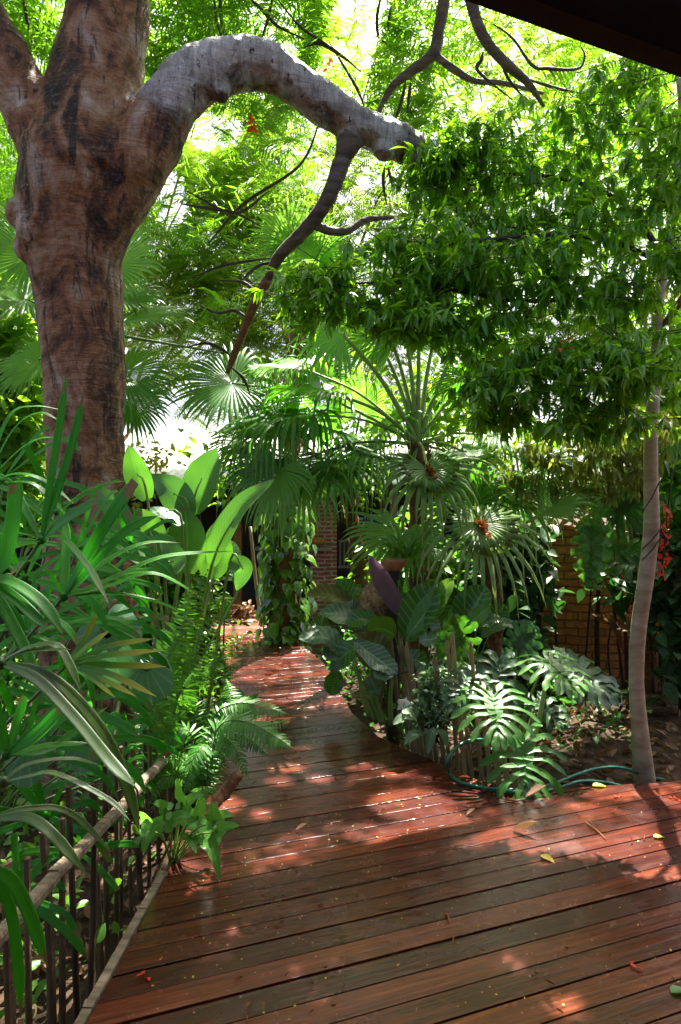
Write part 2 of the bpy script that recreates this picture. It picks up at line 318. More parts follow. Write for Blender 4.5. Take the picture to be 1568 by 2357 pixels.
def bark_big():
    s = N('grey_brown_bark'); o = s.obj(); pale = s.n('SeparateXYZ'); s.l(o, pale.inputs[0])
    big = s.noise(s.obj((1, 1, .75)), 3.4, 8, .66, .7); fine = s.noise(o, 38, 5, .65); st = s.noise(s.obj((7, 7, 1.5)), 1.3, 8, .68, .9); ring = s.noise(s.obj((.9, .9, 9), loc=(3, 1, 0)), 1.6, 5, .7, 2.2)
    c = s.ramp(big, [(.36, (.016, .008, .005)), (.44, (.10, .038, .014)), (.50, (.25, .105, .040)), (.58, (.33, .20, .12)), (.69, (.46, .40, .34))])
    c = s.mix(s.ramp(st, [(.54, 0.0), (.62, .92)]), c, (.012, .008, .006))
    c = s.mix(s.math('MULTIPLY', s.ramp(fine, [(.54, 0.0), (.70, 1.0)]), .4), c, (.34, .27, .22))
    c = s.mix(s.math('MULTIPLY', s.ramp(ring, [(.30, 1.0), (.37, 0.0)]), .55), c, (.03, .015, .01))
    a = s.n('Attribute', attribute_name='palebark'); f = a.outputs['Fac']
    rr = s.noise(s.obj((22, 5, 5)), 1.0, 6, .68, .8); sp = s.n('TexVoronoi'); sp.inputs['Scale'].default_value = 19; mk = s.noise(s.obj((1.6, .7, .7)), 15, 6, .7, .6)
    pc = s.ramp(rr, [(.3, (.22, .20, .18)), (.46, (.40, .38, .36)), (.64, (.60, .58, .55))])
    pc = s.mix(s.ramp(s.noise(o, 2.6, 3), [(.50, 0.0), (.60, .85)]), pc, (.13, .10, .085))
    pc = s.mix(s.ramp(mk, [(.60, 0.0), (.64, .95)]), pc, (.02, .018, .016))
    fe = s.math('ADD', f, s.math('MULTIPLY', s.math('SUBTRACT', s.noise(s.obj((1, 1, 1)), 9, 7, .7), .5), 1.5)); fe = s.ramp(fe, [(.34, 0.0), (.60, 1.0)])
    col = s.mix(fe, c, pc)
    v2 = s.n('TexVoronoi'); v2.inputs['Scale'].default_value = 9; s.l(s.obj((1,1,.7)), v2.inputs['Vector']); col = s.mix(s.ramp(s.math('ADD', v2.outputs['Distance'], s.math('MULTIPLY', s.noise(o, 21, 4), .35)), [(.17, .5), (.22, 0.0)]), col, (.5, .5, .47))
    hh = s.math('ADD', s.math('ADD', s.math('MULTIPLY', fine, .5), s.math('MULTIPLY', ring, .8)), s.math('ADD', big, s.math('MULTIPLY', s.math('MULTIPLY', rr, fe), .9)))
    s.pbr(col, .62, s.bump(hh, 1.0, .045), .35); return s.m
def bark(name, a, b, scale=(4, 4, 22), rough=.7, dark=(.02, .014, .01), bs=.5):
    s = N(name); o = s.obj(); n1 = s.noise(s.obj(scale), 1.2, 5, .6, .7); n2 = s.noise(o, 30, 4); n3 = s.noise(o, 3, 4)
    c = s.mix(s.ramp(n1, [(.35, 0.0), (.65, 1.0)]), a, b); c = s.mix(s.math('MULTIPLY', s.ramp(n3, [(.55, 0.0), (.7, 1.0)]), .55), c, dark); c = s.mix(s.math('MULTIPLY', n2, .3), c, tuple(x*.5 for x in a))
    s.pbr(c, rough, s.bump(s.math('ADD', n1, n2), bs, .01), .3); return s.m
M['bark_big'] = bark_big()
M['bark_limb'] = bark('limb_bark', (.055, .042, .03), (.17, .135, .10))
M['bark_brown'] = bark('brown_bark', (.16, .075, .035), (.28, .15, .08))
M['bark_pale'] = bark('pale_slender_bark', (.26, .205, .125), (.48, .40, .28), (3, 3, 9), .6, (.10, .055, .03), .35)
M['twig'] = bark('twig_bark', (.035, .025, .018), (.10, .075, .05))
M['stem_dark'] = bark('dark_stem', (.02, .014, .010), (.055, .035, .022), (4, 4, 12))
M['petiole'] = bark('green_petiole', (.16, .26, .05), (.27, .36, .10), (5, 5, 2), .45, (.10, .14, .03), .2)
M['petiole_dark'] = bark('dark_green_petiole', (.05, .12, .02), (.12, .2, .05), (5, 5, 2), .45, (.03, .05, .015), .2)
M['fibre'] = bark('palm_trunk_fibre', (.10, .045, .02), (.24, .13, .06), (9, 9, 20), .85, (.02, .012, .008), .9)
M['coir'] = bark('coir_fibre', (.30, .17, .07), (.52, .36, .18), (18, 18, 30), .9, (.05, .03, .015), .9)
M['picket'] = bark('weathered_dark_picket', (.032, .020, .011), (.17, .11, .055), (16, 16, 2), .7, (.015, .011, .007), .6)
M['rail'] = bark('weathered_grey_wood', (.11, .08, .045), (.27, .21, .135), (3, 22, 22), .7, (.08, .055, .035), .6)
M['stake'] = bark('pale_bamboo', (.22, .15, .07), (.38, .29, .16), (20, 20, 2), .55, (.07, .045, .02), .4)
M['log'] = bark('driftwood', (.13, .05, .02), (.36, .19, .09), (14, 14, 5), .7, (.02, .01, .006), 1.0)

def deck_mat(ang, pitch):
    s = N('oiled_red_hardwood'); o = s.obj(rot=(0, 0, -ang)); q = s.n('SeparateXYZ'); s.l(o, q.inputs[0])
    bid = s.math('FLOOR', s.math('DIVIDE', q.outputs[1], pitch)); wn = s.n('TexWhiteNoise', noise_dimensions='1D'); s.l(bid, wn.inputs['W'])
    cmb = s.n('CombineXYZ'); s.l(s.math('ADD', s.math('MULTIPLY', q.outputs[0], .9), s.math('MULTIPLY', wn.outputs['Value'], 40)), cmb.inputs[0]); s.l(s.math('MULTIPLY', q.outputs[1], 22), cmb.inputs[1])
    g1 = s.noise(cmb.outputs[0], 2.2, 7, .70, .5); cm2 = s.n('CombineXYZ'); s.l(s.math('MULTIPLY', q.outputs[0], 7), cm2.inputs[0]); s.l(s.math('MULTIPLY', q.outputs[1], 190), cm2.inputs[1]); g2 = s.noise(cm2.outputs[0], 1, 3)
    c = s.ramp(s.math('ADD', s.math('MULTIPLY', g1, .74), s.math('MULTIPLY', wn.outputs['Value'], .20)), [(.26, (.020, .0042, .003)), (.42, (.056, .0105, .0055)), (.56, (.135, .026, .009)), (.74, (.31, .085, .024))])
    c = s.mix(s.math('MULTIPLY', s.ramp(g2, [(.4, 0.0), (.62, 1.0)]), .5), c, (.03, .010, .008))
    w1 = s.noise(s.obj(), 1.7, 5, .65, .6); c = s.mix(s.math('MULTIPLY', s.ramp(w1, [(.50, 0.0), (.72, 1.0)]), .35), c, (.075, .026, .020))
    w2 = s.noise(s.obj(), 3.1, 5, .6, 1); c = s.mix(s.math('MULTIPLY', s.ramp(w2, [(.58, 0.0), (.74, 1.0)]), .35), c, (.15, .065, .015))
    ro = s.ramp(s.noise(s.obj(), 4.5, 5, .65, .5), [(.3, .12), (.7, .34)])
    v = s.n('TexVoronoi'); v.inputs['Scale'].default_value = 17; s.l(s.obj(), v.inputs['Vector']); c = s.mix(s.ramp(v.outputs['Distance'], [(.045, .75), (.075, 0.0)]), c, (.38, .24, .16))
    far = s.n('SeparateXYZ'); s.l(s.obj(), far.inputs[0]); du = s.math('ADD', s.math('MULTIPLY', s.math('SUBTRACT', far.outputs[1], 8.7), .9), s.math('MULTIPLY', s.math('SUBTRACT', w1, .5), 2.2), True); c = s.mix(s.math('MULTIPLY', du, .55), c, (.36, .20, .14))     # far end paler: sun glare and leaf litter painted into the board colour
    h = s.math('ADD', s.math('MULTIPLY', g2, .6), g1)
    b = s.pbr(c, ro, s.bump(h, .35, .004), .36, .05); b.inputs['Coat Roughness'].default_value = .12; return s.m
def simple(name, a, b, scale=8, rough=.7, bs=.3, spec=.4):
    s = N(name); n = s.noise(s.obj(), scale, 5, .6); s.pbr(s.mix(s.ramp(n, [(.3, 0.0), (.7, 1.0)]), a, b), rough, s.bump(n, bs, .02), spec); return s.m
M['soil'] = simple('dark_soil', (.018, .011, .007), (.075, .045, .026), 9, .95, .8, .15)
M['black_wood'] = simple('dark_stained_timber', (.010, .006, .004), (.030, .014, .009), 5, .85, .3, .15)
M['house_dark'] = simple('dark_plaster', (.02, .017, .015), (.05, .04, .035), 3, .8)
M['post_wood'] = simple('orange_brown_post', (.18, .06, .02), (.28, .10, .04), 6, .6)
M['blue'] = simple('blue_paint', (.06, .42, .85), (.10, .52, .9), 6, .5)
M['grey_paint'] = simple('grey_board', (.12, .11, .10), (.2, .19, .17), 6, .6)
M['hose'] = simple('green_hose', (.01, .11, .075), (.02, .16, .11), 30, .35, .05, .5)
M['terra'] = simple('terracotta', (.30, .12, .05), (.42, .19, .09), 14, .8)
M['glassgreen'] = leaf_mat('green_lantern_skin', (.03, .18, .02), (.06, .25, .03), (.2, .6, .05), .4, .25, .5, 'pleat', .6, 2, mid=0)
M['white_roof'] = simple('pale_sheet_roof', (.62, .60, .57), (.80, .78, .75), 3, .6, .1)
M['pale_bract'] = leaf_mat('yellow_croton', (.40, .36, .03), (.16, .26, .03), (.6, .55, .05), .4, .4, .4)
def brick_mat(name, c1, c2, mort, sw, sh, axes, ms=.012, dark=.5):
    s = N(name); o = s.obj(); q = s.n('SeparateXYZ'); s.l(o, q.inputs[0]); cb = s.n('CombineXYZ')
    w = s.math('MULTIPLY', s.math('SUBTRACT', s.noise(o, 5, 4), .5), .07)
    s.l(s.math('ADD', q.outputs[axes[0]], w), cb.inputs[0]); s.l(s.math('ADD', q.outputs[2], w), cb.inputs[1])
    b = s.n('TexBrick'); s.l(cb.outputs[0], b.inputs['Vector']); b.inputs['Color1'].default_value = (*c1, 1); b.inputs['Color2'].default_value = (*c2, 1); b.inputs['Mortar'].default_value = (*mort, 1)
    b.inputs['Scale'].default_value = 1; b.inputs['Mortar Size'].default_value = ms; b.inputs['Brick Width'].default_value = sw; b.inputs['Row Height'].default_value = sh; b.inputs['Mortar Smooth'].default_value = .4; b.inputs['Bias'].default_value = -.1
    n = s.noise(o, 14, 5, .65); n2 = s.noise(o, 2.2, 4)
    c = s.mix(s.math('MULTIPLY', s.ramp(n, [(.42, 1.0), (.6, 0.0)]), dark), b.outputs['Color'], tuple(x*.35 for x in c1)); c = s.mix(s.math('MULTIPLY', s.ramp(n2, [(.5, 0.0), (.7, 1.0)]), .5), c, (.10, .055, .03))
    h = s.math('SUBTRACT', n, s.math('MULTIPLY', b.outputs['Fac'], 1.6)); s.pbr(c, .85, s.bump(h, .9, .02), .2); return s.m
M['brick'] = brick_mat('old_orange_brick', (.58, .24, .08), (.46, .155, .05), (.17, .08, .035), .27, .085, (0,), .010, .55)
M['brick_red'] = brick_mat('red_brick_column', (.34, .13, .09), (.25, .09, .06), (.5, .42, .38), .24, .075, (0,), .016, .3)
# ------------------------------------------------------------------ light, camera, sky
SUN = nrm(np.array((.16, .44, .88)))
def gproj(p): p = np.asarray(p, float); return (p-SUN*(p[..., 2:3]/SUN[2]))[..., :2]
FLECKS = []      # openings in the canopy: places on the ground or on a plant that the sun reaches
def fleck(px, py, rx, ry, prob=1.0, Y=None):
    if Y is None:
        c = G(px, py); a = abs(G(px+rx, py)[0]-c[0]); b = max(abs(G(px, py+ry)[1]-c[1]), abs(G(px, py-ry)[1]-c[1]))
    else: c = P(px, py, Y); a = rx/F*Y; b = ry/F*Y
    g = gproj(c); FLECKS.append((g[0], g[1], a, b, prob))
for f in ((950,1850,95,30),(1010,1885,70,22),(905,1922,48,15),(1010,1922,45,14),(1165,1925,55,22),(1205,1950,40,16),(750,1702,50,10),(655,1768,42,9),(640,1798,40,9),(565,1450,90,26),(600,1478,70,14),(570,1505,50,6),
          (1405,1822,85,14),(1545,1848,30,14),(1480,1925,34,10),(1500,2012,60,22),(505,2070,42,16),(450,2035,30,8),(545,2140,30,14),(735,1792,34,8),(905,1782,26,8),(835,1765,40,7),(715,2290,30,14),(640,2335,40,14),(1300,2310,40,22),
          (640,2190,26,10),(800,1690,20,6),(690,1990,22,6),(590,1765,20,6),(1310,1960,22,8),(925,1755,16,5),(1180,2010,20,7),(880,2040,18,7),(1420,2110,30,9),(480,2200,20,8)): fleck(*f)
for f in ((950,1850,230,80,.3),(800,1740,170,50,.25),(1450,1900,140,50,.3)): fleck(*f)
for px, py, r, Y, pr in ((1340, 1450, 110, 7.0, .55), (1480, 1520, 70, 4.4, .5), (1440, 1590, 60, 5.5, .6)): fleck(px, py, r, r, pr, Y)
for px, py, r, Y in ((420,1400,45,4.4),(470,1340,30,4.6),(540,1660,60,3.9),(450,1700,40,3.9),(640,1680,30,3.8),(500,1490,22,4.6),(300,1110,40,3.9),(440,1150,70,4.2),(560,1180,70,4.2),(460,1250,50,4.1),(330,1240,80,3.2),(250,1180,50,2.1),(180,1000,40,1.95),(400,1280,60,2.3),
                     (1130,1620,70,4.2),(1200,1760,60,4.0),(1270,1530,60,4.6),(1050,1440,40,4.8),(990,1360,40,5.1),(1100,1390,30,5.1),(660,1380,40,8.6),(660,1450,40,8.5),(990,1090,80,5.9),(1110,1230,90,5.4),(650,980,90,6.2),(560,900,80,6.3),(680,1110,70,6.0),(1340,1580,70,5.9),(1420,1440,22,6.3),(1470,1500,26,4.4),
                     (400,1950,60,3.1),(500,1930,40,3.0),(120,1830,50,3.2),(200,1680,60,2.6),(400,1560,60,3.5)): fleck(px, py, r, r, .9, Y)
fleck(430, 1040, 170, 120, .9, 14)
FL = None
FLECKS.append((-.3, 8.6, 2.6, 1.2, .6))
THIN = [(.45, 2.95, 1.4, .6, .85), (1.6, 2.85, .9, .6, .85), (2.2, 2.9, 1.0, .6, .45), (-2.8, 3.2, 1.2, 1.6, .5), (.4, 5.4, 1.5, .9, .93), (-1.15, 3.6, .36, 1.4, .9), (-1.6, 1.9, .6, .9, .75), (.2, 7.6, 3.0, 1.3, .8), (2.2, 6.7, 1.0, .7, .8), (-1.3, 5.5, .4, 1.2, .85), (-3.6, 6.2, 1.4, 1.2, .9)]    # leaves taken out of the high crown to let sun onto plants and wall
def lit(p, thin=False):
    """True where a leaf at p would not stand in one of the openings"""
    g = gproj(p); keep = np.ones(len(g), bool)
    for x, y, a, b, pr in (FLECKS+THIN if thin else FLECKS):
        hit = ((g[:, 0]-x)/a)**2+((g[:, 1]-y)/b)**2 < 1
        if pr < 1: hit &= RS.rand(len(g)) < pr
        keep &= ~hit
    return keep
world = bpy.data.worlds.new('World'); bpy.context.scene.world = world; world.use_nodes = True; nt = world.node_tree
sky = nt.nodes.new('ShaderNodeTexSky'); sky.sky_type = 'NISHITA'; sky.sun_disc = False; sky.sun_elevation = math.asin(SUN[2]); sky.sun_rotation = math.atan2(SUN[0], SUN[1]); sky.air_density = .55; sky.dust_density = 6.0; sky.ozone_density = .4
bg = nt.nodes['Background']; nt.links.new(sky.outputs[0], bg.inputs[0]); bg.inputs[1].default_value = SKY
sl = bpy.data.lights.new('sun', 'SUN'); sl.energy = SUNE; sl.angle = math.radians(.5); sl.color = (1, .95, .86); so = bpy.data.objects.new('sun', sl); C.objects.link(so); so.rotation_euler = Vector(SUN).to_track_quat('Z', 'Y').to_euler()
cam = bpy.data.cameras.new('camera'); cam.sensor_fit = 'VERTICAL'; cam.sensor_height = 36; cam.lens = 36*F/2357; cam.clip_end = 2000; cam.clip_start = .05
co = bpy.data.objects.new('camera', cam); C.objects.link(co); co.location = (0, 0, H); co.rotation_euler = (math.radians(90), 0, 0)
sc = bpy.context.scene; sc.camera = co; sc.view_settings.view_transform = 'Standard'; sc.view_settings.look = 'None'; sc.view_settings.exposure = EXPO; sc.view_settings.gamma = 1
sc.render.engine = 'CYCLES'; sc.cycles.use_denoising = True; sc.cycles.max_bounces = 8; sc.cycles.diffuse_bounces = 3; sc.cycles.glossy_bounces = 3; sc.cycles.transmission_bounces = 4; sc.cycles.sample_clamp_indirect = 6; sc.cycles.use_adaptive_sampling = True; sc.cycles.adaptive_threshold = .02

# ------------------------------------------------------------------ ground and deck
def gz(x, y): return -.42+.28/(1+math.exp(-max(-50,min(50,(x-.2)*3))))+.03*math.sin(x*2.3+y)*math.sin(y*1.7-x)+.02*math.sin(5*x)*math.sin(4.3*y)
g = Geo(); xs = np.concatenate(([-400, -120, -50, -25], np.linspace(-14, 14, 113), [25, 50, 120, 400])); ys = np.concatenate(([-300, -80, -20], np.linspace(-6, 26, 129), [40, 80, 200, 600])); nx = len(xs)
g.add([(x, y, gz(x, y)) for y in ys for x in xs], [(j*nx+i, j*nx+i+1, (j+1)*nx+i+1, (j+1)*nx+i) for j in range(len(ys)-1) for i in range(nx-1)])
struct(g.build('ground', M['soil']))
ANG = math.radians(21); PITCH = .1178; dv = np.array((math.cos(ANG), math.sin(ANG))); nv_ = np.array((-math.sin(ANG), math.cos(ANG)))
outline = [(-.78, -2.5), (-.80, 1.0), (-.795, 2.1), (-.765, 3.0), (-.80, 4.0), (-.86, 5.0), (-.98, 6.1), (-1.12, 6.9), (-1.36, 7.8), (-1.66, 9.2), (-2.3, 10.6), (-1.55, 10.9), (-1.15, 9.9), (-.80, 8.93), (-.43, 8.07), (-.18, 7.25), (-.06, 6.42), (.09, 5.45), (.27, 4.87), (.48, 4.56), (.65, 4.32), (.84, 4.05), (.99, 3.95), (1.3, 3.95), (1.57, 4.0), (2.05, 4.06), (3.2, 4.35), (6, 5.3), (6, -2.5)]
bm = bmesh.new(); f = bm.faces.new([bm.verts.new((x, y, 0)) for x, y in outline]); gaps = []
vals = [nv_.dot(o) for o in outline]; k0, k1 = int(min(vals)/PITCH)-1, int(max(vals)/PITCH)+1
for k in range(k0, k1+1):
    gw = (.0030, .0058)[k % 2]*ru(.75, 1.15); c0 = k*PITCH
    for s_ in (-gw, gw):
        bmesh.ops.bisect_plane(bm, geom=bm.verts[:]+bm.edges[:]+bm.faces[:], plane_co=Vector((*(nv_*(c0+s_)), 0)), plane_no=Vector((*nv_, 0)), dist=1e-6)
    gaps.append((c0, gw))
for k in range(k0, k1):                                                 # butt joints in some boards
    if random.random() < .55:
        x = ru(-1.0, 4.5); m_ = (k+.5)*PITCH; fs = [q for q in bm.faces if abs(nv_.dot(np.array(q.calc_center_median())[:2])-m_) < PITCH*.4]
        if not fs: continue
        geom = set(fs); [geom.update(q.edges) or geom.update(q.verts) for q in fs]
        for e_ in (0, .0025):
            bmesh.ops.bisect_plane(bm, geom=list({e for q in bm.faces if abs(nv_.dot(np.array(q.calc_center_median())[:2])-m_) < PITCH*.4 for e in [q, *q.edges, *q.verts]}), plane_co=Vector((*(dv*(x+e_)), 0)), plane_no=Vector((*dv, 0)), dist=1e-6)
        bm.faces.ensure_lookup_table()
dead = []
for q in bm.faces:
    v = [nv_.dot(np.array(w.co)[:2]) for w in q.verts]; u = [dv.dot(np.array(w.co)[:2]) for w in q.verts]
    if max(v)-min(v) < .0145 or max(u)-min(u) < .004: dead.append(q)
bmesh.ops.delete(bm, geom=dead, context='FACES')
r = bmesh.ops.extrude_face_region(bm, geom=bm.faces[:]); top = [e for e in r['geom'] if isinstance(e, bmesh.types.BMVert)]
for v in bm.verts: v.co.z = -.035
for v in top: v.co.z = 0
bm.faces.ensure_lookup_table(); isl = {}
for q in bm.faces:                                                      # boards a touch uneven
    if q.calc_center_median().z > -.001:
        dz = ru(-.0022, .0018)
        for v in q.verts: v.co.z = dz
bmesh.ops.recalc_face_normals(bm, faces=bm.faces[:])
es = [e for e in bm.edges if all(abs(v.co.z) < .01 for v in e.verts) and len(e.link_faces) == 2 and e.calc_face_angle(0) > .5]
bmesh.ops.bevel(bm, geom=es, offset=.0036, segments=2, affect='EDGES', profile=.5, clamp_overlap=True)
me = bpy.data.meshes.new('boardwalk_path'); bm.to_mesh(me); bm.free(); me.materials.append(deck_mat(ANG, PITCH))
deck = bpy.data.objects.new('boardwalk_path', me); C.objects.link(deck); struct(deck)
g = Geo()
for k in range(12): x = -.55+k*.62; box(g, (x, -2, -.16), (x+.05, 3.6 if x > -.2 else 5.5, -.037))
struct(g.build('path_joists', M['black_wood'], smooth=False))
g = Geo(); pts = [np.array((x-.022, y, 0)) for x, y in ((-.80, 1.0), (-.795, 2.1), (-.765, 3.02))]
for a, b in zip(pts, pts[1:]):
    n = int(np.linalg.norm(b-a)/.1)+1
    for k in range(n): prism(g, a+(b-a)*k/n+UP*(-.03+ru(-.002, .002)), a+(b-a)*(k+.985)/n+UP*(-.03+ru(-.002, .002)), .034, .075, (0, 0, 1), .1)
tag(g.build('edging_board', M['rail'], smooth=False), 'narrow notched grey wooden edging along the left edge of the deck', 'edging board')

# ------------------------------------------------------------------ fences
fl = np.array([(-1.02, 1.5, 0), (-1.02, 2.4, 0), (-1.02, 3.2, 0), (-1.06, 4.1, 0), (-1.12, 5.0, 0), (-1.22, 6.0, 0), (-1.42, 7.0, 0), (-1.70, 8.2, 0), (-1.86, 8.9, 0)])
fence = thing('picket_fence', 'dark weathered picket fence with a pale sloping rail along the left of the deck', 'fence', (-1.03, 3, -.4)); c = spline(fl, 56)
for i, p in enumerate(c):
    g = Geo(); top = .50+ru(-.06, .05)-(.05 if 13 < i < 20 else 0)+(.10 if i > 36 else 0); prism(g, p+np.array((ru(-.02, .02), ru(-.02, .02), -.45)), p+np.array((ru(-.035, .02), ru(-.04, .04), top)), ru(.022, .040), ru(.014, .028), (1, ru(-.5, .5), 0), .3, ru(0, 1), ru(.75, 1), bend=ru(-.02, .02)); g.build('picket', M['picket'], fence, smooth=False)
g = Geo(); a, b = P(-60, 2215, 1.775), P(386, 1738, 3.74)
for k in range(4): prism(g, a+(b-a)*k/4+RS.uniform(-.004, .004, 3), a+(b-a)*(k+.995)/4+RS.uniform(-.004, .004, 3), .043, .036, (0, 0, 1), .25, bend=.006)
g.build('rail', M['rail'], fence, smooth=False)
g = Geo(); m_ = a+(b-a)*.62
tube(g, [m_+np.array((.045*math.cos(t), .006*t-.02, .055*math.sin(t))) for t in np.linspace(0, 18, 40)], [.005], 5, 120); g.build('binding', M['twig'], fence)
sf = thing('bamboo_fence', 'low fence of pale pointed bamboo stakes along the right edge of the deck', 'fence', (.6, 4.7, -.15))
line = [G(944-30, 1672), G(944, 1686), G(964, 1707), G(990, 1722), G(1031, 1737), G(1073, 1762), G(1127, 1778), G(1180, 1790)]; c = spline(np.array(line)+np.array((.05, .03, 0)), 19)
for i, p in enumerate(c):
    tp = (.74-.035*i if i < 9 else .62-.02*(i-9)+(.22 if i in (11, 12, 14) else 0))+ru(-.05, .05); lean = -.09+ru(-.02, .02)
    g = Geo(); w = ru(.026, .036); q0 = p+np.array((0, 0, -.2)); q1 = p+np.array((lean, ru(-.02, .02), max(.3, tp)))
    prism(g, q0, q1, w, w*.7, (0, 1, 0), .35, ru(0, 1), .85); tube(g, [q1-UP*.002, q1+UP*.03], [w*.42, .003], 6, 3); g.build('stake', M['stake'], sf, smooth=False)
g = Geo(); tube(g, [P(860, 1570, 5.0), P(960, 1545, 4.85), P(1060, 1590, 4.3), P(1180, 1660, 4.1)], [.004], 5, 20); g.build('wire', M['twig'], sf)

# ------------------------------------------------------------------ roof edge overhead
rz = H+1.10; e0 = P(1080, 4, 1.472)[:2]; e1 = P(1568, 178, 1.728)[:2]; rd = nrm(e1-e0); rn = np.array((-rd[1], rd[0])); g = Geo()
def slab(u0, u1, v0, v1, z0, z1):
    V = [(*(e0+rd*u+rn*v), z) for z in (z0, z1) for u, v in ((u0, v0), (u1, v0), (u1, v1), (u0, v1))]
    g.add(V, [(0, 3, 2, 1), (4, 5, 6, 7), (0, 1, 5, 4), (1, 2, 6, 5), (2, 3, 7, 6), (3, 0, 4, 7)])
roof = thing('veranda_roof', 'dark timber roof edge cutting across the upper right corner', 'roof', (*e0, rz))
slab(-3.5, 6, -.06, 0, rz, rz+.2); g.build('fascia', M['black_wood'], roof, smooth=False); g = Geo()
for k in range(16): slab(-3.5+k*.6, -3.44+k*.6, -3.6, -.062, rz+.03, rz+.14); g.build('rafter', M['black_wood'], roof, smooth=False); g = Geo()
for k in range(26): slab(-3.6, 6.1, .03-(k+1)*.142, .03-k*.142-.004, rz+.142+(.2-.142+.003 if k == 0 else .0)+k*.012, rz+.165+(.2-.142+.003 if k == 0 else 0)+k*.012)
g.build('roof_boards', M['black_wood'], roof, smooth=False)
g = Geo(); slab(-3.5, 6, -3.72, -3.62, -.4, rz+.5); g.build('unseen_shade_wall', M['post_wood'], roof, smooth=False); g = Geo()  # unseen wall added behind the camera to cut skylight on deck and plants
for u in (-3.2, 5.6):
    for v in (-3.2, -.5): slab(u, u+.12, v, v+.12, -.3, rz+.03); g.build('post', M['black_wood'], roof, smooth=False); g = Geo()

# ------------------------------------------------------------------ house at the end of the path and brick wall
hs = thing('garden_house', 'dark low house with red brick column and pale sheet roof where the path ends', 'house', (-1, 12.6, -.3))
g = Geo(); n = 160; xs = np.linspace(-8, 3.2, n)
V = [(x, y, z+.022*math.cos(x*2*math.pi/.14)) for y, z in ((11.6, 2.10), (17.0, 3.60)) for x in xs]; V += [(x, y, z-.03) for x, y, z in V]
Q = [(i, i+1, n+i+1, n+i) for i in range(n-1)]+[(2*n+i, 3*n+i, 3*n+i+1, 2*n+i+1) for i in range(n-1)]+[(i, 2*n+i, 2*n+i+1, i+1) for i in range(n-1)]
g.add(V, Q); g.build('roof', M['white_roof'], hs, smooth=False)
g = Geo(); box(g, (-8, 14.6, -.5), (3.2, 14.75, 2.8)); box(g, (-8, 12.3, -.6), (3.2, 14.6, -.32)); box(g, (-8, 12.3, -.5), (-7.85, 14.6, 2.15)); box(g, (3.05, 12.3, -.5), (3.2, 14.6, 2.15)); g.build('wall', M['house_dark'], hs, smooth=False)
g = Geo(); box(g, (-.55, 12.35, -.4), (-.07, 12.8, 2.22)); g.build('brick_pillar', M['brick_red'], hs, smooth=False)
for x, m_ in ((-1.83, 'post_wood'), (.95, 'grey_paint'), (-4.3, 'post_wood')):
    g = Geo(); box(g, (x-.07, 12.1, -.4), (x+.07, 12.25, 2.18)); g.build('post', M[m_], hs, smooth=False)
g = Geo(); box(g, (-1.5, 11.98, .92), (-.16, 12.33, .98)); box(g, (-1.45, 12.05, -.3), (-1.37, 12.3, .917)); g.build('counter', M['grey_paint'], hs, smooth=False)
for x0, x1 in ((-.86, -.72), (.26, .60)):
    w = Geo(); z0, z1 = (.55, 1.5) if x0 > 0 else (.9, 1.55); y = 12.5
    for lo, hi in (((x0, y, z0), (x0+.05, y+.06, z1)), ((x1-.05, y, z0), (x1, y+.06, z1)), ((x0+.052, y, z1-.05), (x1-.052, y+.06, z1)), ((x0+.052, y, z0), (x1-.052, y+.06, z0+.05)), ((x0+.052, y, (z0+z1)/2-.03), (x1-.052, y+.06, (z0+z1)/2+.03))): box(w, lo, hi)
    fr = w.build('window_frame', M['blue'], hs, smooth=False)
g = Geo()
for k in range(9): x = -.02+.075*k; box(g, (x, 12.42, .62), (x+.03, 12.46, 1.05))
box(g, (-.04, 12.40, 1.052), (.66, 12.48, 1.09)); box(g, (-.04, 12.40, .58), (.66, 12.48, .618)); g.build('balustrade', M['grey_paint'], hs, smooth=False)
bw = thing('flower_bowl', 'shallow bowl of orange flowers on the counter beside the brick column', 'bowl', (-.46, 12.14, .985))
g = Geo(); tube(g, [(-.46, 12.14, .985), (-.46, 12.14, 1.03), (-.46, 12.14, 1.075)], [.07, .16, .2], 16, 6); g.build('bowl', M['terra'], bw)
g = Geo(); q = RS.normal(0, 1, (160, 3)); p = np.array((-.46, 12.14, 1.08))+q*np.array((.09, .07, .02)); inst(g, OVATE, p, RS.normal(0, 1, (160, 3))+UP, UP*.3+RS.normal(0, .3, (160, 3)), RS.uniform(.03, .06, 160)); g.build('flowers', M['orange'], bw)

wl = thing('brick_wall', 'old orange brick garden wall behind the slender pale trunk', 'wall', (2.6, 6.9, -.2)); g = Geo()
L_ = 9.0; n = 61; xs = np.linspace(0, L_, n); zs = np.linspace(-.35, 1.42, 14); a0 = np.array((1.75, 7.15)); wd = nrm(np.array((1.0, -.10))); wn_ = np.array((wd[1], -wd[0]))
V = []
for back in (0, .16):
    for z in zs:
        for x in xs:
            o_ = a0+wd*x-wn_*(back+(0 if back else ru(-.006, .006))); zz = z+(.03*math.sin(x*3)+ru(-.02, .02) if z == zs[-1] else 0); V.append((*o_, zz))
nz_ = len(zs); Q = []
for b in (0, 1):
    o_ = b*n*nz_
    for j in range(nz_-1):
        for i in range(n-1): q = (o_+j*n+i, o_+j*n+i+1, o_+(j+1)*n+i+1, o_+(j+1)*n+i); Q.append(q if b == 0 else q[::-1])
t_ = (nz_-1)*n
for i in range(n-1): Q.append((t_+i, t_+i+1, n*nz_+t_+i+1, n*nz_+t_+i))
for j in range(nz_-1): Q.append((j*n, (j+1)*n, n*nz_+(j+1)*n, n*nz_+j*n))
g.add(V, Q); g.build('masonry', M['brick'], wl, smooth=False)
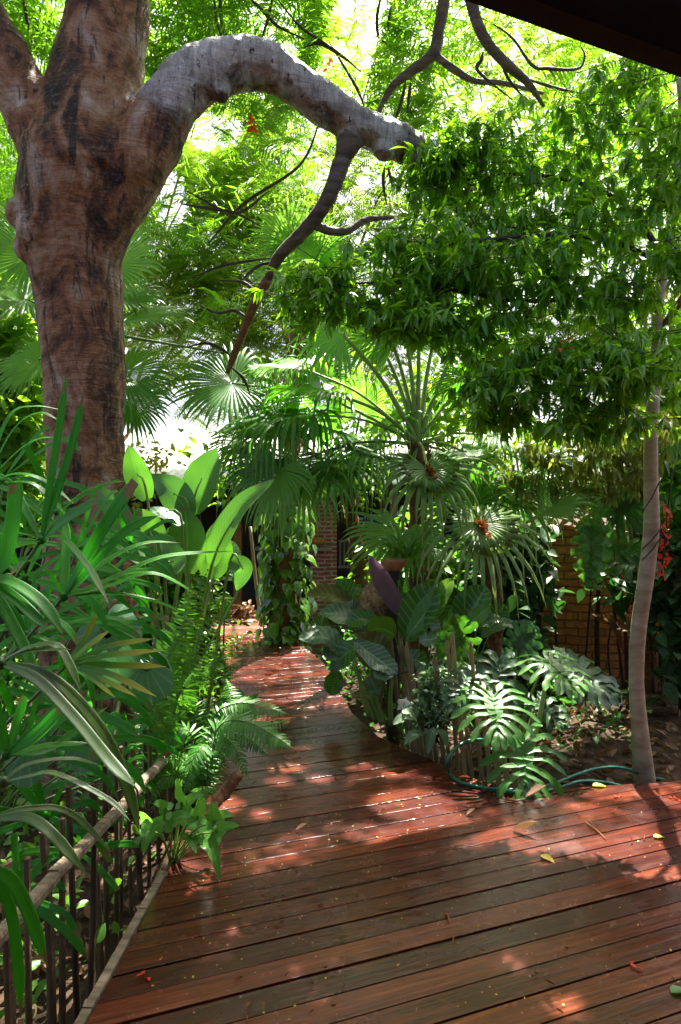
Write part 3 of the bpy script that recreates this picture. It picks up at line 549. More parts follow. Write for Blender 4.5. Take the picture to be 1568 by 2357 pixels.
# ------------------------------------------------------------------ the big tree
def PL(l): return [P(*q) for q in l]
def blobs(defs):
    """points inside ellipsoids (px, py, Y, rpx, rpy, rY, count)"""
    out = []
    for px, py, Y, rx, ry, rY, n in defs:
        d = nrm(RS.normal(0, 1, (n, 3)))*(RS.rand(n, 1)**.42); c = P(px, py, Y); out.append(c+d*np.array((rx/F*Y, rY, ry/F*Y)))
    return np.concatenate(out)
def ball(g, c, r, seg=12):
    V = [c+r*np.array((math.sin(t)*math.cos(f), math.sin(t)*math.sin(f), math.cos(t))) for t in np.linspace(.05, math.pi-.05, seg) for f in np.linspace(0, 2*math.pi, seg, endpoint=False)]
    Q = [(i*seg+k, (i+1)*seg+k, (i+1)*seg+(k+1) % seg, i*seg+(k+1) % seg) for i in range(seg-1) for k in range(seg)]
    e = len(V); V += [c+UP*r, c-UP*r]; T = [(e, k, (k+1) % seg) for k in range(seg)]+[(e+1, (seg-1)*seg+(k+1) % seg, (seg-1)*seg+k) for k in range(seg)]
    g.add(V, Q, T)
Yt = 4.6; k_ = Yt/F
tree = thing('flame_tree', 'big grey brown tree beside the deck with one thick pale limb arching right', 'tree', P(210, 1830, Yt))
g = Geo()
def rad(l, Y=Yt): return [v/F*Y for v in l]
ARCH = [(195, 680, 4.6), (215, 570, 4.58), (245, 470, 4.55), (300, 385, 4.5), (350, 310, 4.5), (400, 232, 4.5), (468, 168, 4.52), (540, 147, 4.58), (605, 152, 4.64), (662, 182, 4.7), (722, 225, 4.76), (792, 272, 4.82), (862, 305, 4.9), (932, 333, 5.0), (1010, 372, 5.15), (1110, 420, 5.4), (1230, 430, 5.7)]
tube(g, PL([(218, 1860, Yt), (208, 1400, Yt), (200, 1130, Yt), (197, 960, Yt), (193, 820, Yt), (185, 700, Yt), (172, 600, Yt), (172, 500, Yt), (200, 400, Yt), (212, 330, Yt)]), rad([132, 108, 88, 89, 95, 98, 108, 128, 150, 130]), 24, 60)
tube(g, PL([(205, 430, Yt), (212, 300, Yt), (222, 200, Yt), (238, 110, Yt), (252, 0, Yt), (258, -200, Yt-.1), (240, -520, Yt-.1), (200, -900, 4.7)]), rad([150, 132, 106, 97, 90, 84, 70, 45]), 20, 50)
tube(g, PL([(165, 440, Yt), (105, 320, 4.55), (42, 200, 4.5), (5, 120, 4.5), (-60, 10, 4.5), (-170, -170, 4.6), (-330, -420, 4.9)]), rad([100, 70, 60, 58, 54, 48, 30]), 18, 40)
tube(g, PL(ARCH), rad([70, 74, 84, 86, 74, 65, 62, 58, 55, 51, 49, 47, 47, 46, 44, 36, 20]), 20, 80)
for px, py, Y, r in ((84, 530, 4.36, 46), (62, 495, 4.42, 44), (70, 570, 4.45, 40), (300, 380, 4.40, 62), (84, 275, 4.42, 46), (508, 214, 4.5, 24), (882, 345, 4.88, 26), (800, 318, 4.82, 26), (330, 300, 4.36, 40), (190, 420, 4.40, 72), (122, 400, 4.45, 48)): ball(g, P(px, py, Y), r/F*Y)
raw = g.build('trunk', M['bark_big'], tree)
md = raw.modifiers.new('r', 'REMESH'); md.mode = 'VOXEL'; md.voxel_size = .016
ms = raw.modifiers.new('s', 'SMOOTH'); ms.factor = .5; ms.iterations = 7
bpy.context.view_layer.update(); dg = bpy.context.evaluated_depsgraph_get(); me = bpy.data.meshes.new_from_object(raw.evaluated_get(dg)); raw.modifiers.clear(); raw.data = me
co_ = np.zeros(len(me.vertices)*3, np.float32); me.vertices.foreach_get('co', co_); nn = np.zeros_like(co_); me.vertices.foreach_get('normal', nn); co_ = co_.reshape(-1, 3).astype(float); nn = nn.reshape(-1, 3)
bw_ = co_+np.array(tree['base']); ax = spline(PL(ARCH), 120)
dist = np.full(len(bw_), 9.0); par = np.zeros(len(bw_))
for i, a in enumerate(ax):
    d_ = np.linalg.norm(bw_-a, axis=1); m_ = d_ < dist; dist[m_] = d_[m_]; par[m_] = i/119
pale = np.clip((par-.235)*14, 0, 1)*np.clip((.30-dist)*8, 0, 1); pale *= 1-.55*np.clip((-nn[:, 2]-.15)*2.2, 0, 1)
vz = bw_[:, 2]; ringd = .0012*np.sin(vz*34+np.sin(bw_[:, 0]*5)*1.5)*np.clip((2.6-vz), 0, 1)+.010*np.sin(bw_[:, 0]*9+vz*4)*np.sin(bw_[:, 1]*8-vz*6)+.002*np.sin(par*210+2*np.sin(vz*9))*pale
from mathutils import noise as mn
fr = np.array([mn.turbulence(Vector((p[0]*7, p[1]*7, p[2]*5)), 5, False, noise_basis='PERLIN_ORIGINAL')-.55+.5*mn.noise(Vector((p[0]*24, p[1]*24, p[2]*13))) for p in bw_]); ringd += .011*fr
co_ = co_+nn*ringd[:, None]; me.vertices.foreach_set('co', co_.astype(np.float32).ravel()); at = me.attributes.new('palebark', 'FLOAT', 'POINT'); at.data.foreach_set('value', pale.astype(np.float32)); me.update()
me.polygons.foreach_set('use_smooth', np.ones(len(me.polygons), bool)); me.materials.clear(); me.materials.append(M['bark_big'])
def limb(lst, radii, name='limb', mat='bark_limb', par_=None, seg=8):
    g = Geo(); Ys = np.mean([q[2] for q in lst]); tube(g, PL(lst), [r/F*Ys for r in radii], seg, max(8, 6*len(lst)), wob=.06); return g.build(name, M[mat], par_ or tree)
limb([(808, 318, 4.83), (790, 362, 4.83), (768, 425, 4.85), (738, 485, 4.9), (690, 542, 5.0), (640, 594, 5.15), (610, 660, 5.3)], [32, 20, 18, 17, 16, 14, 10])
limb([(618, 640, 5.25), (590, 692, 5.4), (560, 765, 5.7), (538, 820, 5.9), (524, 858, 6.0)], [11, 11, 10, 9, 5], mat='bark_brown')
limb([(724, 518, 4.95), (762, 532, 5.0), (802, 530, 5.1), (842, 506, 5.2), (905, 500, 5.4)], [11, 10, 9, 8, 5])
limb([(1100, -700, 5.2), (1060, -300, 5.2), (1025, -20, 5.2), (1012, 60, 5.2), (996, 124, 5.2), (945, 165, 5.25), (903, 200, 5.3), (868, 262, 5.4)], [24, 20, 14, 13, 14, 12, 9, 5])
limb([(1000, 126, 5.2), (1050, 163, 5.2), (1092, 186, 5.25), (1160, 192, 5.3), (1250, 215, 5.4)], [9, 8, 7, 6, 3])
limb([(960, -600, 4.8), (1030, -200, 4.8), (1082, -5, 4.8), (1104, 65, 4.8), (1132, 112, 4.85), (1176, 156, 4.9), (1216, 192, 5.0), (1252, 245, 5.1)], [24, 18, 14, 13, 12, 12, 9, 4])
limb([(240, -520, 4.5), (500, -800, 4.8), (800, -760, 5.0), (1100, -700, 5.2)], [70, 45, 32, 24]); limb([(240, -520, 4.5), (600, -700, 4.6), (960, -600, 4.8)], [60, 40, 24])
for l in ([(540, 825, 5.9), (505, 800, 6.0), (470, 790, 6.1), (430, 800, 6.2)], [(532, 845, 5.95), (560, 870, 6.0), (575, 905, 6.1)], [(575, 735, 5.6), (540, 715, 5.7), (500, 720, 5.9), (455, 700, 6.1)], [(600, 680, 5.4), (560, 650, 5.5), (500, 645, 5.7)], [(1135, 55, 5.4), (1180, 88, 5.4), (1225, 150, 5.4), (1260, 158, 5.45), (1330, 158, 5.5), (1346, 130, 5.5), (1338, 108, 5.5)], [(1112, 120, 4.85), (1108, 138, 4.85), (1102, 165, 4.9), (1180, 230, 5.0)], [(1150, 130, 4.9), (1170, 180, 5.0), (1210, 230, 5.1)], [(1190, 175, 5.0), (1290, 205, 5.2), (1340, 215, 5.4)],
          [(490, -60, 6.0), (498, 40, 6.0), (520, 112, 6.0)], [(505, -60, 6.2), (512, 60, 6.2), (545, 130, 6.2)], [(560, -20, 6.3), (600, 20, 6.3), (640, 60, 6.3), (700, 90, 6.3)], [(630, -20, 6.0), (618, 40, 6.0), (600, 96, 6.0)], [(640, 0, 6.5), (690, 60, 6.5), (740, 95, 6.5), (790, 130, 6.5), (830, 165, 6.6)],
          [(880, -20, 6.3), (868, 40, 6.3), (872, 85, 6.3), (890, 100, 6.3)], [(900, 15, 6.3), (893, 70, 6.3)], [(40, 0, 6.5), (100, 40, 6.5), (150, 75, 6.5)], [(50, -20, 6.2), (70, 80, 6.2), (80, 110, 6.2)], [(885, 385, 4.9), (882, 420, 4.9), (890, 470, 4.95)], [(893, 385, 4.9), (905, 430, 4.95)], [(935, 180, 5.4), (925, 230, 5.4), (905, 290, 5.5)], [(945, 190, 5.4), (938, 260, 5.5)],
          [(420, 470, 7), (480, 480, 7), (540, 490, 7), (600, 520, 7)], [(430, 440, 7.5), (540, 490, 7.5), (620, 440, 7.6)], [(440, 640, 7.5), (520, 610, 7.5), (640, 592, 7.4)], [(560, 640, 7.5), (600, 610, 7.5), (660, 600, 7.5)], [(480, 560, 8), (560, 470, 8), (690, 380, 8), (740, 270, 8)], [(760, 100, 7), (820, 200, 7), (840, 250, 7)], [(700, 110, 7), (735, 100, 7), (800, 140, 7)]):
    limb(l, [1.5, ru(3, 4.5), ru(3.5, 4.5), ru(2.5, 3.5), 1.5], 'branch', 'twig', seg=6)

def feather(g, c, L, m=10, droop=.35, reject=True, gaps=(), thin=True):
    n = len(c); L = np.broadcast_to(np.asarray(L, float), (n,)).copy(); th = RS.uniform(0, 2*np.pi, n)
    d = nrm(np.stack((np.cos(th), np.sin(th), RS.normal(-.15, .25, n)), 1)); up = nrm(UP+RS.normal(0, .32, (n, 3))); x = nrm(np.cross(d, up))
    m = 13; T = np.linspace(.12, 1, m); prof = np.sin(np.pi*(.18+.74*T))
    pos = c[:, None]+d[:, None]*(L[:, None, None]*T[None, :, None])+DOWN*(droop*L[:, None, None]*(T**2)[None, :, None])
    r = np.broadcast_to(RS.rand(n)[:, None], (n, m)).ravel()
    for s in (-1, 1):
        dd = nrm(x[:, None]*s+d[:, None]*.30+DOWN*.15+RS.normal(0, .1, (n, m, 3))).reshape(-1, 3); pp = pos.reshape(-1, 3); ln = (L[:, None]*.30*prof[None]).ravel()
        keep = np.ones(len(pp), bool)
        if reject: keep &= lit(pp, thin)&lit(pp+dd*(ln*.6)[:, None])&lit(pp+dd*ln[:, None])
        for px, py, rx, ry, pr in gaps:
            q = np.maximum(pp[:, 1], .1); sx = CX+F*pp[:, 0]/q; sy = CY-F*(pp[:, 2]-H)/q
            keep &= ~((((sx-px)/rx)**2+((sy-py)/ry)**2 < 1)&(np.repeat(RS.rand(n), m) < pr))
        inst(g, PINNA, pp, dd, np.repeat(up, m, 0), ln, np.maximum(ln*.62, .034), r, keep=keep)
GAPS = [(660, 70, 55, 60, .7), (490, 300, 75, 50, .8), (395, 460, 40, 70, .75), (470, 810, 45, 50, .6), (600, 360, 50, 40, .4), (600, 30, 30, 50, .5)]
# crown over the deck: sprays in flat layers, opened where the sun comes through
nf = 11500; c = np.stack((RS.uniform(-9, 5, nf), RS.uniform(4.2, 13.5, nf), RS.choice((6.2, 6.9, 7.6, 8.4), nf)+RS.normal(0, .22, nf)), 1)
cx_ = np.stack((RS.uniform(-1.9, 2.2, 3000), RS.uniform(5.2, 9.4, 3000), RS.uniform(6.8, 8.8, 3000)), 1); c = np.concatenate((c, cx_)); nf = len(c)  # extra high sprays added to deepen the shade on the deck
cl = np.sin(c[:, 0]*1.5+c[:, 2]*3)*np.sin(c[:, 1]*1.3-c[:, 2]*2)+RS.normal(0, .45, nf); c = c[cl > -.75]
g = Geo(); feather(g, c, RS.uniform(.38, .6, len(c)), gaps=GAPS); g.build('crown', M['feather'], tree)
g = Geo(); c = blobs([(420, 40, 6.2, 120, 110, .8, 120), (330, 140, 6.5, 60, 60, .5, 40), (820, 90, 6.5, 180, 110, .9, 170), (1000, 60, 6.6, 200, 120, .9, 170), (60, 60, 6.6, 120, 110, .7, 110), (700, 250, 6.9, 120, 60, .6, 50), (560, 30, 6.8, 60, 60, .5, 20), (980, 250, 6.4, 130, 100, .7, 110), (470, 840, 6.3, 60, 40, .3, 16), (480, 700, 6.3, 70, 40, .3, 20), (560, 250, 7.5, 90, 70, .6, 50)])
feather(g, c, RS.uniform(.30, .46, len(c)), gaps=GAPS); g.build('lower_crown', M['feather'], tree)
g = Geo(); q = np.concatenate([P(px, py, Y)+RS.normal(0, .025, (7, 3)) for px, py, Y in ((586, 292, 6.6), (322, 100, 6.0), (578, 288, 6.6), (760, 150, 6.5))]); inst(g, OVATE, q, RS.normal(0, 1, (len(q), 3)), UP+RS.normal(0, .5, (len(q), 3)), .06); g.build('flowers', M['red'], tree)

# ------------------------------------------------------------------ feathery trees beyond
def feathery_tree(px, Y, defs, label, L=(.4, .62), lean=0, zt=6):
    b = np.array(((px-CX)/F*Y, Y, -.35)); t = thing('feathery_tree', label, 'tree', b, 'feathery trees beyond the palms'); g = Geo()
    top = b+np.array((lean, 0, zt)); tube(g, [b, b+np.array((lean*.3, 0, zt*.45)), top], [.13, .10, .05], 10, 14, wob=.05)
    c = blobs(defs)
    for k in range(14):
        e = c[random.randrange(len(c))]; s_ = b+(top-b)*ru(.45, .95); tube(g, [s_, (s_+e)/2+UP*.25, e], [.045, .028, .01], 6, 10)
    g.build('trunk', M['bark_brown'], t); g = Geo(); feather(g, c, RS.uniform(*L, len(c))*1.22, m=9, thin=False, gaps=GAPS); g.build('crown', M['feather_far'], t)
feathery_tree(250, 14, [(460, 560, 13, 170, 230, 1.6, 560), (420, 760, 12.5, 130, 150, 1.2, 300), (520, 330, 13, 150, 110, 1.2, 260), (430, 180, 17, 190, 180, 1.6, 420), (560, 420, 17, 200, 160, 1.5, 420), (380, 640, 16, 160, 200, 1.5, 420), (500, 930, 12.8, 110, 40, 1.0, 60), (620, 420, 13, 170, 150, 1.3, 460), (560, 720, 12.4, 140, 170, 1.2, 340), (150, 500, 13, 170, 300, 1.5, 420)], 'bright feathery tree seen right behind the big trunk')
feathery_tree(690, 15, [(700, 560, 14, 170, 200, 1.6, 480), (680, 780, 13, 160, 140, 1.2, 400), (880, 500, 14.5, 150, 200, 1.5, 280), (860, 780, 13.5, 160, 110, 1.2, 240), (900, 250, 14, 200, 150, 1.5, 300), (700, 150, 17, 230, 190, 1.8, 520), (720, 380, 17, 200, 150, 1.6, 380)], 'bright feathery tree above the middle fan palm')
feathery_tree(1120, 16, [(1100, 300, 14, 220, 220, 1.6, 560), (1050, 560, 15, 200, 200, 1.6, 460), (1150, 800, 15, 200, 180, 1.6, 280), (950, 930, 13, 120, 90, 1.0, 120), (1000, 120, 17, 250, 200, 1.8, 420), (1230, 770, 14, 200, 90, 1.2, 240)], 'bright feathery tree behind the glossy leaved crown')
feathery_tree(1480, 16, [(1420, 250, 15, 240, 240, 1.6, 480), (1400, 600, 15, 250, 230, 1.8, 520), (1440, 900, 14, 220, 140, 1.6, 260), (1430, 760, 14, 150, 90, 1.2, 180), (1250, 130, 17, 230, 170, 1.8, 460)], 'bright feathery tree furthest to the right behind the slender trunk')

# ------------------------------------------------------------------ leafy shrubs of the background
def leaf_cloud(g, c, per, spread, L, tm=OVATE, droop=.25, W=None, axis=None, keep_lit=True):
    n = len(c); pos = np.repeat(c, per, 0)+RS.normal(0, spread, (n*per, 3)); d = nrm(RS.normal(0, 1, (n*per, 3))*np.array((1, 1, .55))+DOWN*droop)
    inst(g, tm, pos, d, UP+RS.normal(0, .4, (n*per, 3)), RS.uniform(L[0], L[1], n*per), rnd=np.clip(np.repeat(RS.rand(n), per)+RS.normal(0, .2, n*per), 0, 1), keep=lit(pos) if keep_lit else None)
def shrub(px, Y, defs, label, mat='ovate', per=9, L=(.10, .17), spread=.13, tm=OVATE, stems=7, cat='shrub', name='leafy_shrub', group=None, smat='stem_dark', droop=.25):
    b = np.array(((px-CX)/F*Y, Y, -.35)); t = thing(name, label, cat, b, group); c = blobs(defs); g = Geo()
    for k in range(stems):
        e = c[random.randrange(len(c))]; tube(g, [b+np.array((ru(-.15, .15), ru(-.1, .1), 0)), (b+e)/2+np.array((ru(-.1, .1), 0, .2)), e], [.022, .016, .006], 6, 10)
    g.build('stem', M[smat], t); g = Geo(); leaf_cloud(g, c, per, spread, L, tm, droop); g.build('foliage', M[mat], t); return t
BGG = 'leafy shrubs of the background'
shrub(40, 7.4, [(30, 760, 7.2, 90, 150, .6, 90), (50, 960, 7.0, 80, 120, .6, 90), (-40, 880, 7.2, 120, 260, .6, 110), (20, 1130, 7.0, 120, 110, .6, 90)], 'leafy light green shrub at the left edge behind the big trunk', group=BGG, L=(.11, .20))
shrub(330, 11, [(345, 1052, 10.6, 40, 26, .3, 13), (300, 1120, 10.6, 50, 30, .3, 12)], 'small yellow green shrub in front of the pale roof', 'pale_bract', L=(.09, .15), group=BGG)
shrub(460, 9.8, [(458, 1040, 9.4, 20, 50, .25, 8), (540, 1110, 9.4, 50, 50, .4, 30), (600, 1060, 9.6, 60, 50, .4, 24)], 'round leaved shrub beside the pale roof edge', L=(.12, .2), group=BGG)
shrub(820, 10.6, [(800, 1090, 10.2, 120, 70, .6, 90), (850, 960, 10.4, 160, 80, .6, 100), (760, 880, 11, 120, 80, .5, 60)], 'sunlit pale green shrub behind the middle fan palm', L=(.10, .18), group=BGG)
shrub(1060, 9.4, [(1060, 1040, 9, 120, 110, .6, 110), (1010, 920, 9.2, 100, 90, .6, 80), (1100, 1200, 8.6, 110, 90, .5, 90)], 'dense green shrub between the middle palm and the brick wall', L=(.10, .17), group=BGG)
shrub(1330, 8.6, [(1290, 1060, 8, 140, 80, .5, 110), (1380, 1160, 7.8, 130, 90, .4, 90), (1500, 1060, 8, 130, 160, .5, 110)], 'yellowing olive shrub above the brick wall', 'olive', L=(.08, .15), group=BGG)
shrub(1600, 7.0, [(1560, 950, 6.4, 60, 220, .4, 110), (1580, 1250, 6.2, 60, 200, .4, 110), (1640, 700, 6.8, 90, 300, .5, 120)], 'dark leafy shrub at the right edge beyond the slender trunk', 'glossy', L=(.10, .18), group=BGG)
shrub(150, 9.5, [(120, 1010, 9, 150, 150, .6, 110), (-40, 700, 9.5, 150, 250, .6, 110), (180, 760, 9.6, 120, 200, .6, 100)], 'pale leafy shrub far behind the big trunk', L=(.12, .22), group=BGG)
shrub(960, 7.6, [(1020, 1240, 7.4, 120, 70, .5, 90), (1000, 1330, 6.9, 190, 70, .5, 120)], 'dark green shrub low behind the moss ball', 'under', L=(.09, .16), group=BGG)
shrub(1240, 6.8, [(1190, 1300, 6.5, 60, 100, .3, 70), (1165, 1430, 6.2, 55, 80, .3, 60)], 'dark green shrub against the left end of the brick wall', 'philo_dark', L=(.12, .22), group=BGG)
shrub(380, 6.6, [(360, 1330, 6.2, 140, 90, .5, 110), (405, 1420, 6.4, 50, 120, .4, 60), (300, 1480, 5.6, 140, 120, .5, 120)], 'mid green shrub behind the ferns on the left', 'under', L=(.09, .17), group=BGG)
# ------------------------------------------------------------------ slender tree with glossy drooping leaves
Ys = 4.35
st = thing('slender_tree', 'slender pale trunked tree with glossy drooping leaves at the right edge of the deck', 'tree', P(1484, 1800, Ys))
g = Geo(); tube(g, PL([(1485, 1815, Ys), (1474, 1690, Ys), (1465, 1570, Ys), (1470, 1450, Ys), (1487, 1330, Ys), (1500, 1210, Ys), (1498, 1090, Ys), (1500, 970, Ys), (1511, 830, Ys), (1516, 700, Ys), (1532, 590, Ys), (1560, 420, Ys), (1570, 250, 4.5), (1540, 60, 4.7)]), [v*.86/F*Ys for v in (30, 22, 19, 20, 20.5, 20, 18, 17, 16, 15.5, 15, 12, 9, 5)], 14, 60, wob=.018)
g.build('trunk', M['bark_pale'], st)
for l, rr in (([(1518, 770, Ys), (1545, 725, 4.3), (1580, 670, 4.2), (1640, 560, 4.1)], [11, 10, 9, 6]), ([(1515, 720, Ys), (1430, 690, 4.3), (1300, 690, 4.3), (1180, 692, 4.25), (1060, 670, 4.2), (900, 650, 4.2), (740, 660, 4.2)], [8, 7, 6, 6, 5, 4, 2]), ([(1530, 600, Ys), (1450, 480, 4.5), (1330, 420, 4.7), (1180, 400, 4.8), (1040, 420, 4.9)], [9, 7, 6, 4, 2]),
              ([(1545, 500, Ys), (1480, 330, 4.6), (1380, 230, 4.9), (1260, 200, 5.0)], [8, 6, 4, 2]), ([(1505, 900, Ys), (1430, 840, 4.1), (1330, 820, 4.0), (1200, 850, 4.0), (1120, 880, 4.0)], [7, 5, 4, 3, 2]), ([(1512, 820, Ys), (1540, 800, 4.0), (1580, 820, 3.8)], [6, 5, 3]), ([(1530, 610, Ys), (1420, 560, 4.2), (1260, 540, 4.2), (1060, 560, 4.3), (880, 560, 4.4)], [7, 6, 5, 4, 2]), ([(1180, 400, 4.8), (1080, 330, 5.0), (990, 320, 5.1)], [4, 3, 2])):
    g = Geo(); tube(g, PL(l), [q*.9/F*4.3 for q in rr], 8, 30, wob=.05); g.build('limb', M['bark_brown'] if l[1][0] > 1500 else M['stem_dark'], st)
def whorls(g, c, per=11, L=(.085, .135), sag=.55, tw=None, keep=True):
    n = len(c); ax = nrm(RS.normal(0, 1, (n, 3))*np.array((1, 1, .35))+np.array((-.15, -.35, -.1)))
    for k in range(per):
        off = ru(0, 1); base = c+ax*(off*.10)[None] if False else c+ax*(off*.11)
        r = nrm(RS.normal(0, 1, (n, 3))); r = nrm(r-ax*(r*ax).sum(1, keepdims=True)); d = nrm(ax*(.35+.55*off)+r*.75+DOWN*RS.uniform(.25, sag*1.9, (n, 1)))
        inst(g, LANCE, base, d, nrm(UP+ax*.5+RS.normal(0, .25, (n, 3))), RS.uniform(L[0], L[1], n)*(1-.15*off), rnd=np.clip(RS.rand(n)*.6+off*.5-.05, 0, 1), keep=lit(base) if keep else None)
    if tw is not None:
        for i in range(0, n, 2): tube(tw, [c[i]-ax[i]*.14+UP*.02, c[i], c[i]+ax[i]*.11], [.0035, .003, .0015], 4, 5, cap=False)
defs = [(880, 650, 4.25, 250, 90, .35, 190), (1010, 600, 4.3, 200, 110, .35, 170), (740, 680, 4.2, 130, 75, .25, 85), (920, 730, 4.2, 170, 55, .25, 95), (1150, 640, 4.2, 190, 110, .35, 170), (1330, 640, 4.2, 160, 110, .35, 130), (960, 740, 4.1, 110, 50, .2, 45), (1080, 740, 4.15, 60, 40, .2, 24),
        (1100, 420, 4.8, 170, 120, .4, 170), (1000, 400, 4.9, 90, 100, .3, 70), (1250, 360, 4.8, 190, 130, .45, 200), (1420, 300, 4.7, 160, 140, .45, 170), (1120, 540, 4.6, 190, 80, .35, 130), (1300, 500, 4.5, 190, 90, .35, 150), (1470, 480, 4.1, 120, 120, .35, 120), (1540, 330, 3.9, 90, 170, .3, 110), (1500, 190, 4.4, 110, 70, .3, 60),
        (1250, 850, 4.0, 150, 80, .3, 130), (1380, 870, 4.0, 150, 100, .3, 140), (1480, 840, 3.8, 110, 90, .25, 100), (1160, 900, 4.1, 110, 80, .25, 85), (1330, 960, 4.0, 150, 55, .25, 80), (1490, 950, 3.9, 90, 70, .25, 60), (1110, 800, 4.3, 80, 60, .25, 40), (1450, 700, 4.1, 110, 80, .3, 70), (1150, 960, 4.2, 80, 40, .2, 30), (1560, 620, 3.9, 60, 120, .25, 50)]
c = blobs(defs); g = Geo(); tw = Geo(); c = c[RS.rand(len(c)) < .84*(.62+.38*np.sign(np.sin(c[:, 0]*7+c[:, 2]*5)*np.sin(c[:, 2]*9-c[:, 0]*3)+.35))]; c = np.concatenate((c, blobs([(1015, 378, 4.65, 50, 50, .12, 30), (980, 430, 4.7, 60, 60, .15, 16), (1060, 330, 4.7, 80, 60, .15, 40)]))); tq = np.abs((CX+F*c[:, 0]/c[:, 1])-1512) < 30; c = c[~(tq & (CY-F*(c[:, 2]-H)/c[:, 1] > 640) & (c[:, 1] < 4.5) & (RS.rand(len(c)) < .8))]; whorls(g, c, 12, (.072, .122), tw=tw); g.build('crown', M['glossy'], st); tw.build('twigs', M['twig'], st)
g = Geo(); q = P(1306, 797, 3.7)+RS.normal(0, .015, (6, 3)); inst(g, OVATE, q, RS.normal(0, 1, (6, 3)), UP, .035); g.build('flower', M['red'], st)
g = Geo()
for z0, z1 in ((1180, 1100), (1290, 1235), (1265, 1215)):
    a, b = P(1478, z0, Ys-.07), P(1522, z1, Ys-.07); tube(g, [a, (a+b)/2+np.array((0, -.02, 0)), b], [.004], 5, 8)
g.build('creeper', M['stem_dark'], st)
# second, darker tree behind it carries the shaded low leaves
c = blobs([(1280, 1010, 5.6, 170, 70, .4, 90), (1400, 1100, 5.6, 120, 60, .3, 60), (1200, 1090, 5.8, 90, 60, .3, 40), (1480, 1010, 5.4, 100, 80, .4, 60)]); b = np.array((2.95, 5.9, -.2))
t2 = thing('olive_leaved_tree', 'thin tree with yellowing drooping leaves hanging in front of the brick wall', 'tree', b); g = Geo(); tube(g, [b, b+np.array((-.1, -.1, 1.3)), P(1380, 950, 5.6)], [.03, .024, .012], 8, 16)
for k in range(10): e = c[random.randrange(len(c))]; tube(g, [P(1380, 980, 5.6), (P(1380, 960, 5.6)+e)/2+UP*.1, e], [.010, .007, .003], 5, 8)
g.build('trunk', M['stem_dark'], t2); g = Geo(); whorls(g, c, 9, (.08, .14), .8); g.build('crown', M['olive'], t2)

# ------------------------------------------------------------------ fan palms
def palm(base, crown, label, trunk_r=.09, group='fan palms'):
    t = thing('fan_palm', label, 'palm', base, group); g = Geo(); b = np.array(base, float); cr = np.array(crown, float)
    tube(g, [b-UP*.1, (b+cr)/2, cr], [trunk_r*1.15, trunk_r, trunk_r*.8], 12, 40, wob=.13)
    for k in range(70):                                                  # old leaf bases
        f = ru(.15, 1); p = b+(cr-b)*f; a = ru(0, 6.28); o_ = np.array((math.cos(a), math.sin(a), 0)); tube(g, [p+o_*trunk_r*.8, p+o_*trunk_r*1.25+UP*.06, p+o_*trunk_r*(1.5+ru(-.2, .3))+UP*ru(.1, .18)], [.022, .012, .003], 5, 5)
    g.build('trunk', M['fibre'], t); return t, cr
def frond(t, cr, hub, axis, normal, R, mat='fan', nseg=34, spread=125, split=.5, droop=.6, fold=.25, pm='petiole', pr=.012, rnd=None, rust=0):
    g = Geo(); gp = Geo(); hub = P(*hub) if len(hub) == 3 and hub[0] > 20 or hub[0] < -5 else np.array(hub)
    fan(g, gp, cr, hub, axis, normal, R, nseg, spread, split, droop, fold, pr, rnd)
    b = g.build('frond', M[mat], t)
    p = gp.build('petiole', M[pm], None, off=t['base']); p.parent = b; p.location = (0, 0, 0)
    if rust:
        g = Geo(); n = rust*24; q = P(*hub) if False else np.array(hub)+nrm(np.array(axis))*np.abs(RS.normal(0, .07, (n, 1)))+RS.normal(0, .013, (n, 3))+nrm(normal)*.015; inst(g, CURL, q, RS.normal(0, 1, (n, 3)), UP+RS.normal(0, .5, (n, 3)), RS.uniform(.02, .045, n)); o = g.build('dead_flowers', M['bract'], None, off=t['base']); o.parent = b; o.location = (0, 0, 0)
FR = np.array((0, -1.0, 0))
cr0 = P(962, 1020, 6.3)
t, cr = palm((.72, 6.3, -.2), cr0, 'tall fan palm with upright petioles right of the middle of the path')
frond(t, cr, (985, 1080, 5.5), (.2, -.55, -.6), (0, -.62, .78), .68, 'fan_pale', 30, 150, .36, .9, .2, rust=3)
frond(t, cr, (790, 912, 6.0), (-1, -.15, .12), (-.05, -.35, -1), .88, 'fan_dark', 40, 95, .55, .75, .55, pr=.016)
frond(t, cr, (535, 882, 6.3), (-.93, -.25, -.22), (-.1, -.8, .6), .66, 'fan', 38, 135, .55, .45, .12)
frond(t, cr, (700, 955, 6.0), (-.9, -.3, -.15), (-.1, -.4, .9), .86, 'fan', 40, 120, .42, .95, .3)
frond(t, cr, (645, 1080, 5.8), (-.5, -.3, -.8), (-.2, -.6, .8), .62, 'fan', 40, 125, .5, .7, .25, 'petiole_dark')
frond(t, cr, (1090, 872, 6.3), (-.75, -.2, .15), (.1, -.5, -.8), .5, 'fan_dark', 30, 80, .55, .6, .4)
frond(t, cr, (925, 1225, 5.7), (-.3, -.4, -.45), (-.1, -.75, .6), .55, 'fan', 32, 130, .5, .55, .2, 'petiole_dark')
frond(t, cr, (1145, 1005, 6.0), (.75, -.35, -.3), (.1, -.4, .9), .62, 'fan_dark', 32, 120, .42, .9, .3)
frond(t, cr, (705, 850, 6.4), (-.95, .1, .1), (0, -.3, .95), .72, 'fan', 36, 110, .45, .85, .3)
for hx, hy, y, axd, nm, R, mt in ((1180, 1130, 5.9, (.6, -.4, -.5), (.1, -.6, .8), .62, 'fan'), (1070, 1040, 6.0, (.5, -.4, -.2), (0, -.6, .8), .66, 'fan_pale'), (860, 1040, 6.1, (-.6, -.3, .1), (0, -.5, .85), .66, 'fan')):
    frond(t, cr, (hx, hy, y), axd, nm, R, mt, 34, 140, .36, .95, .2)
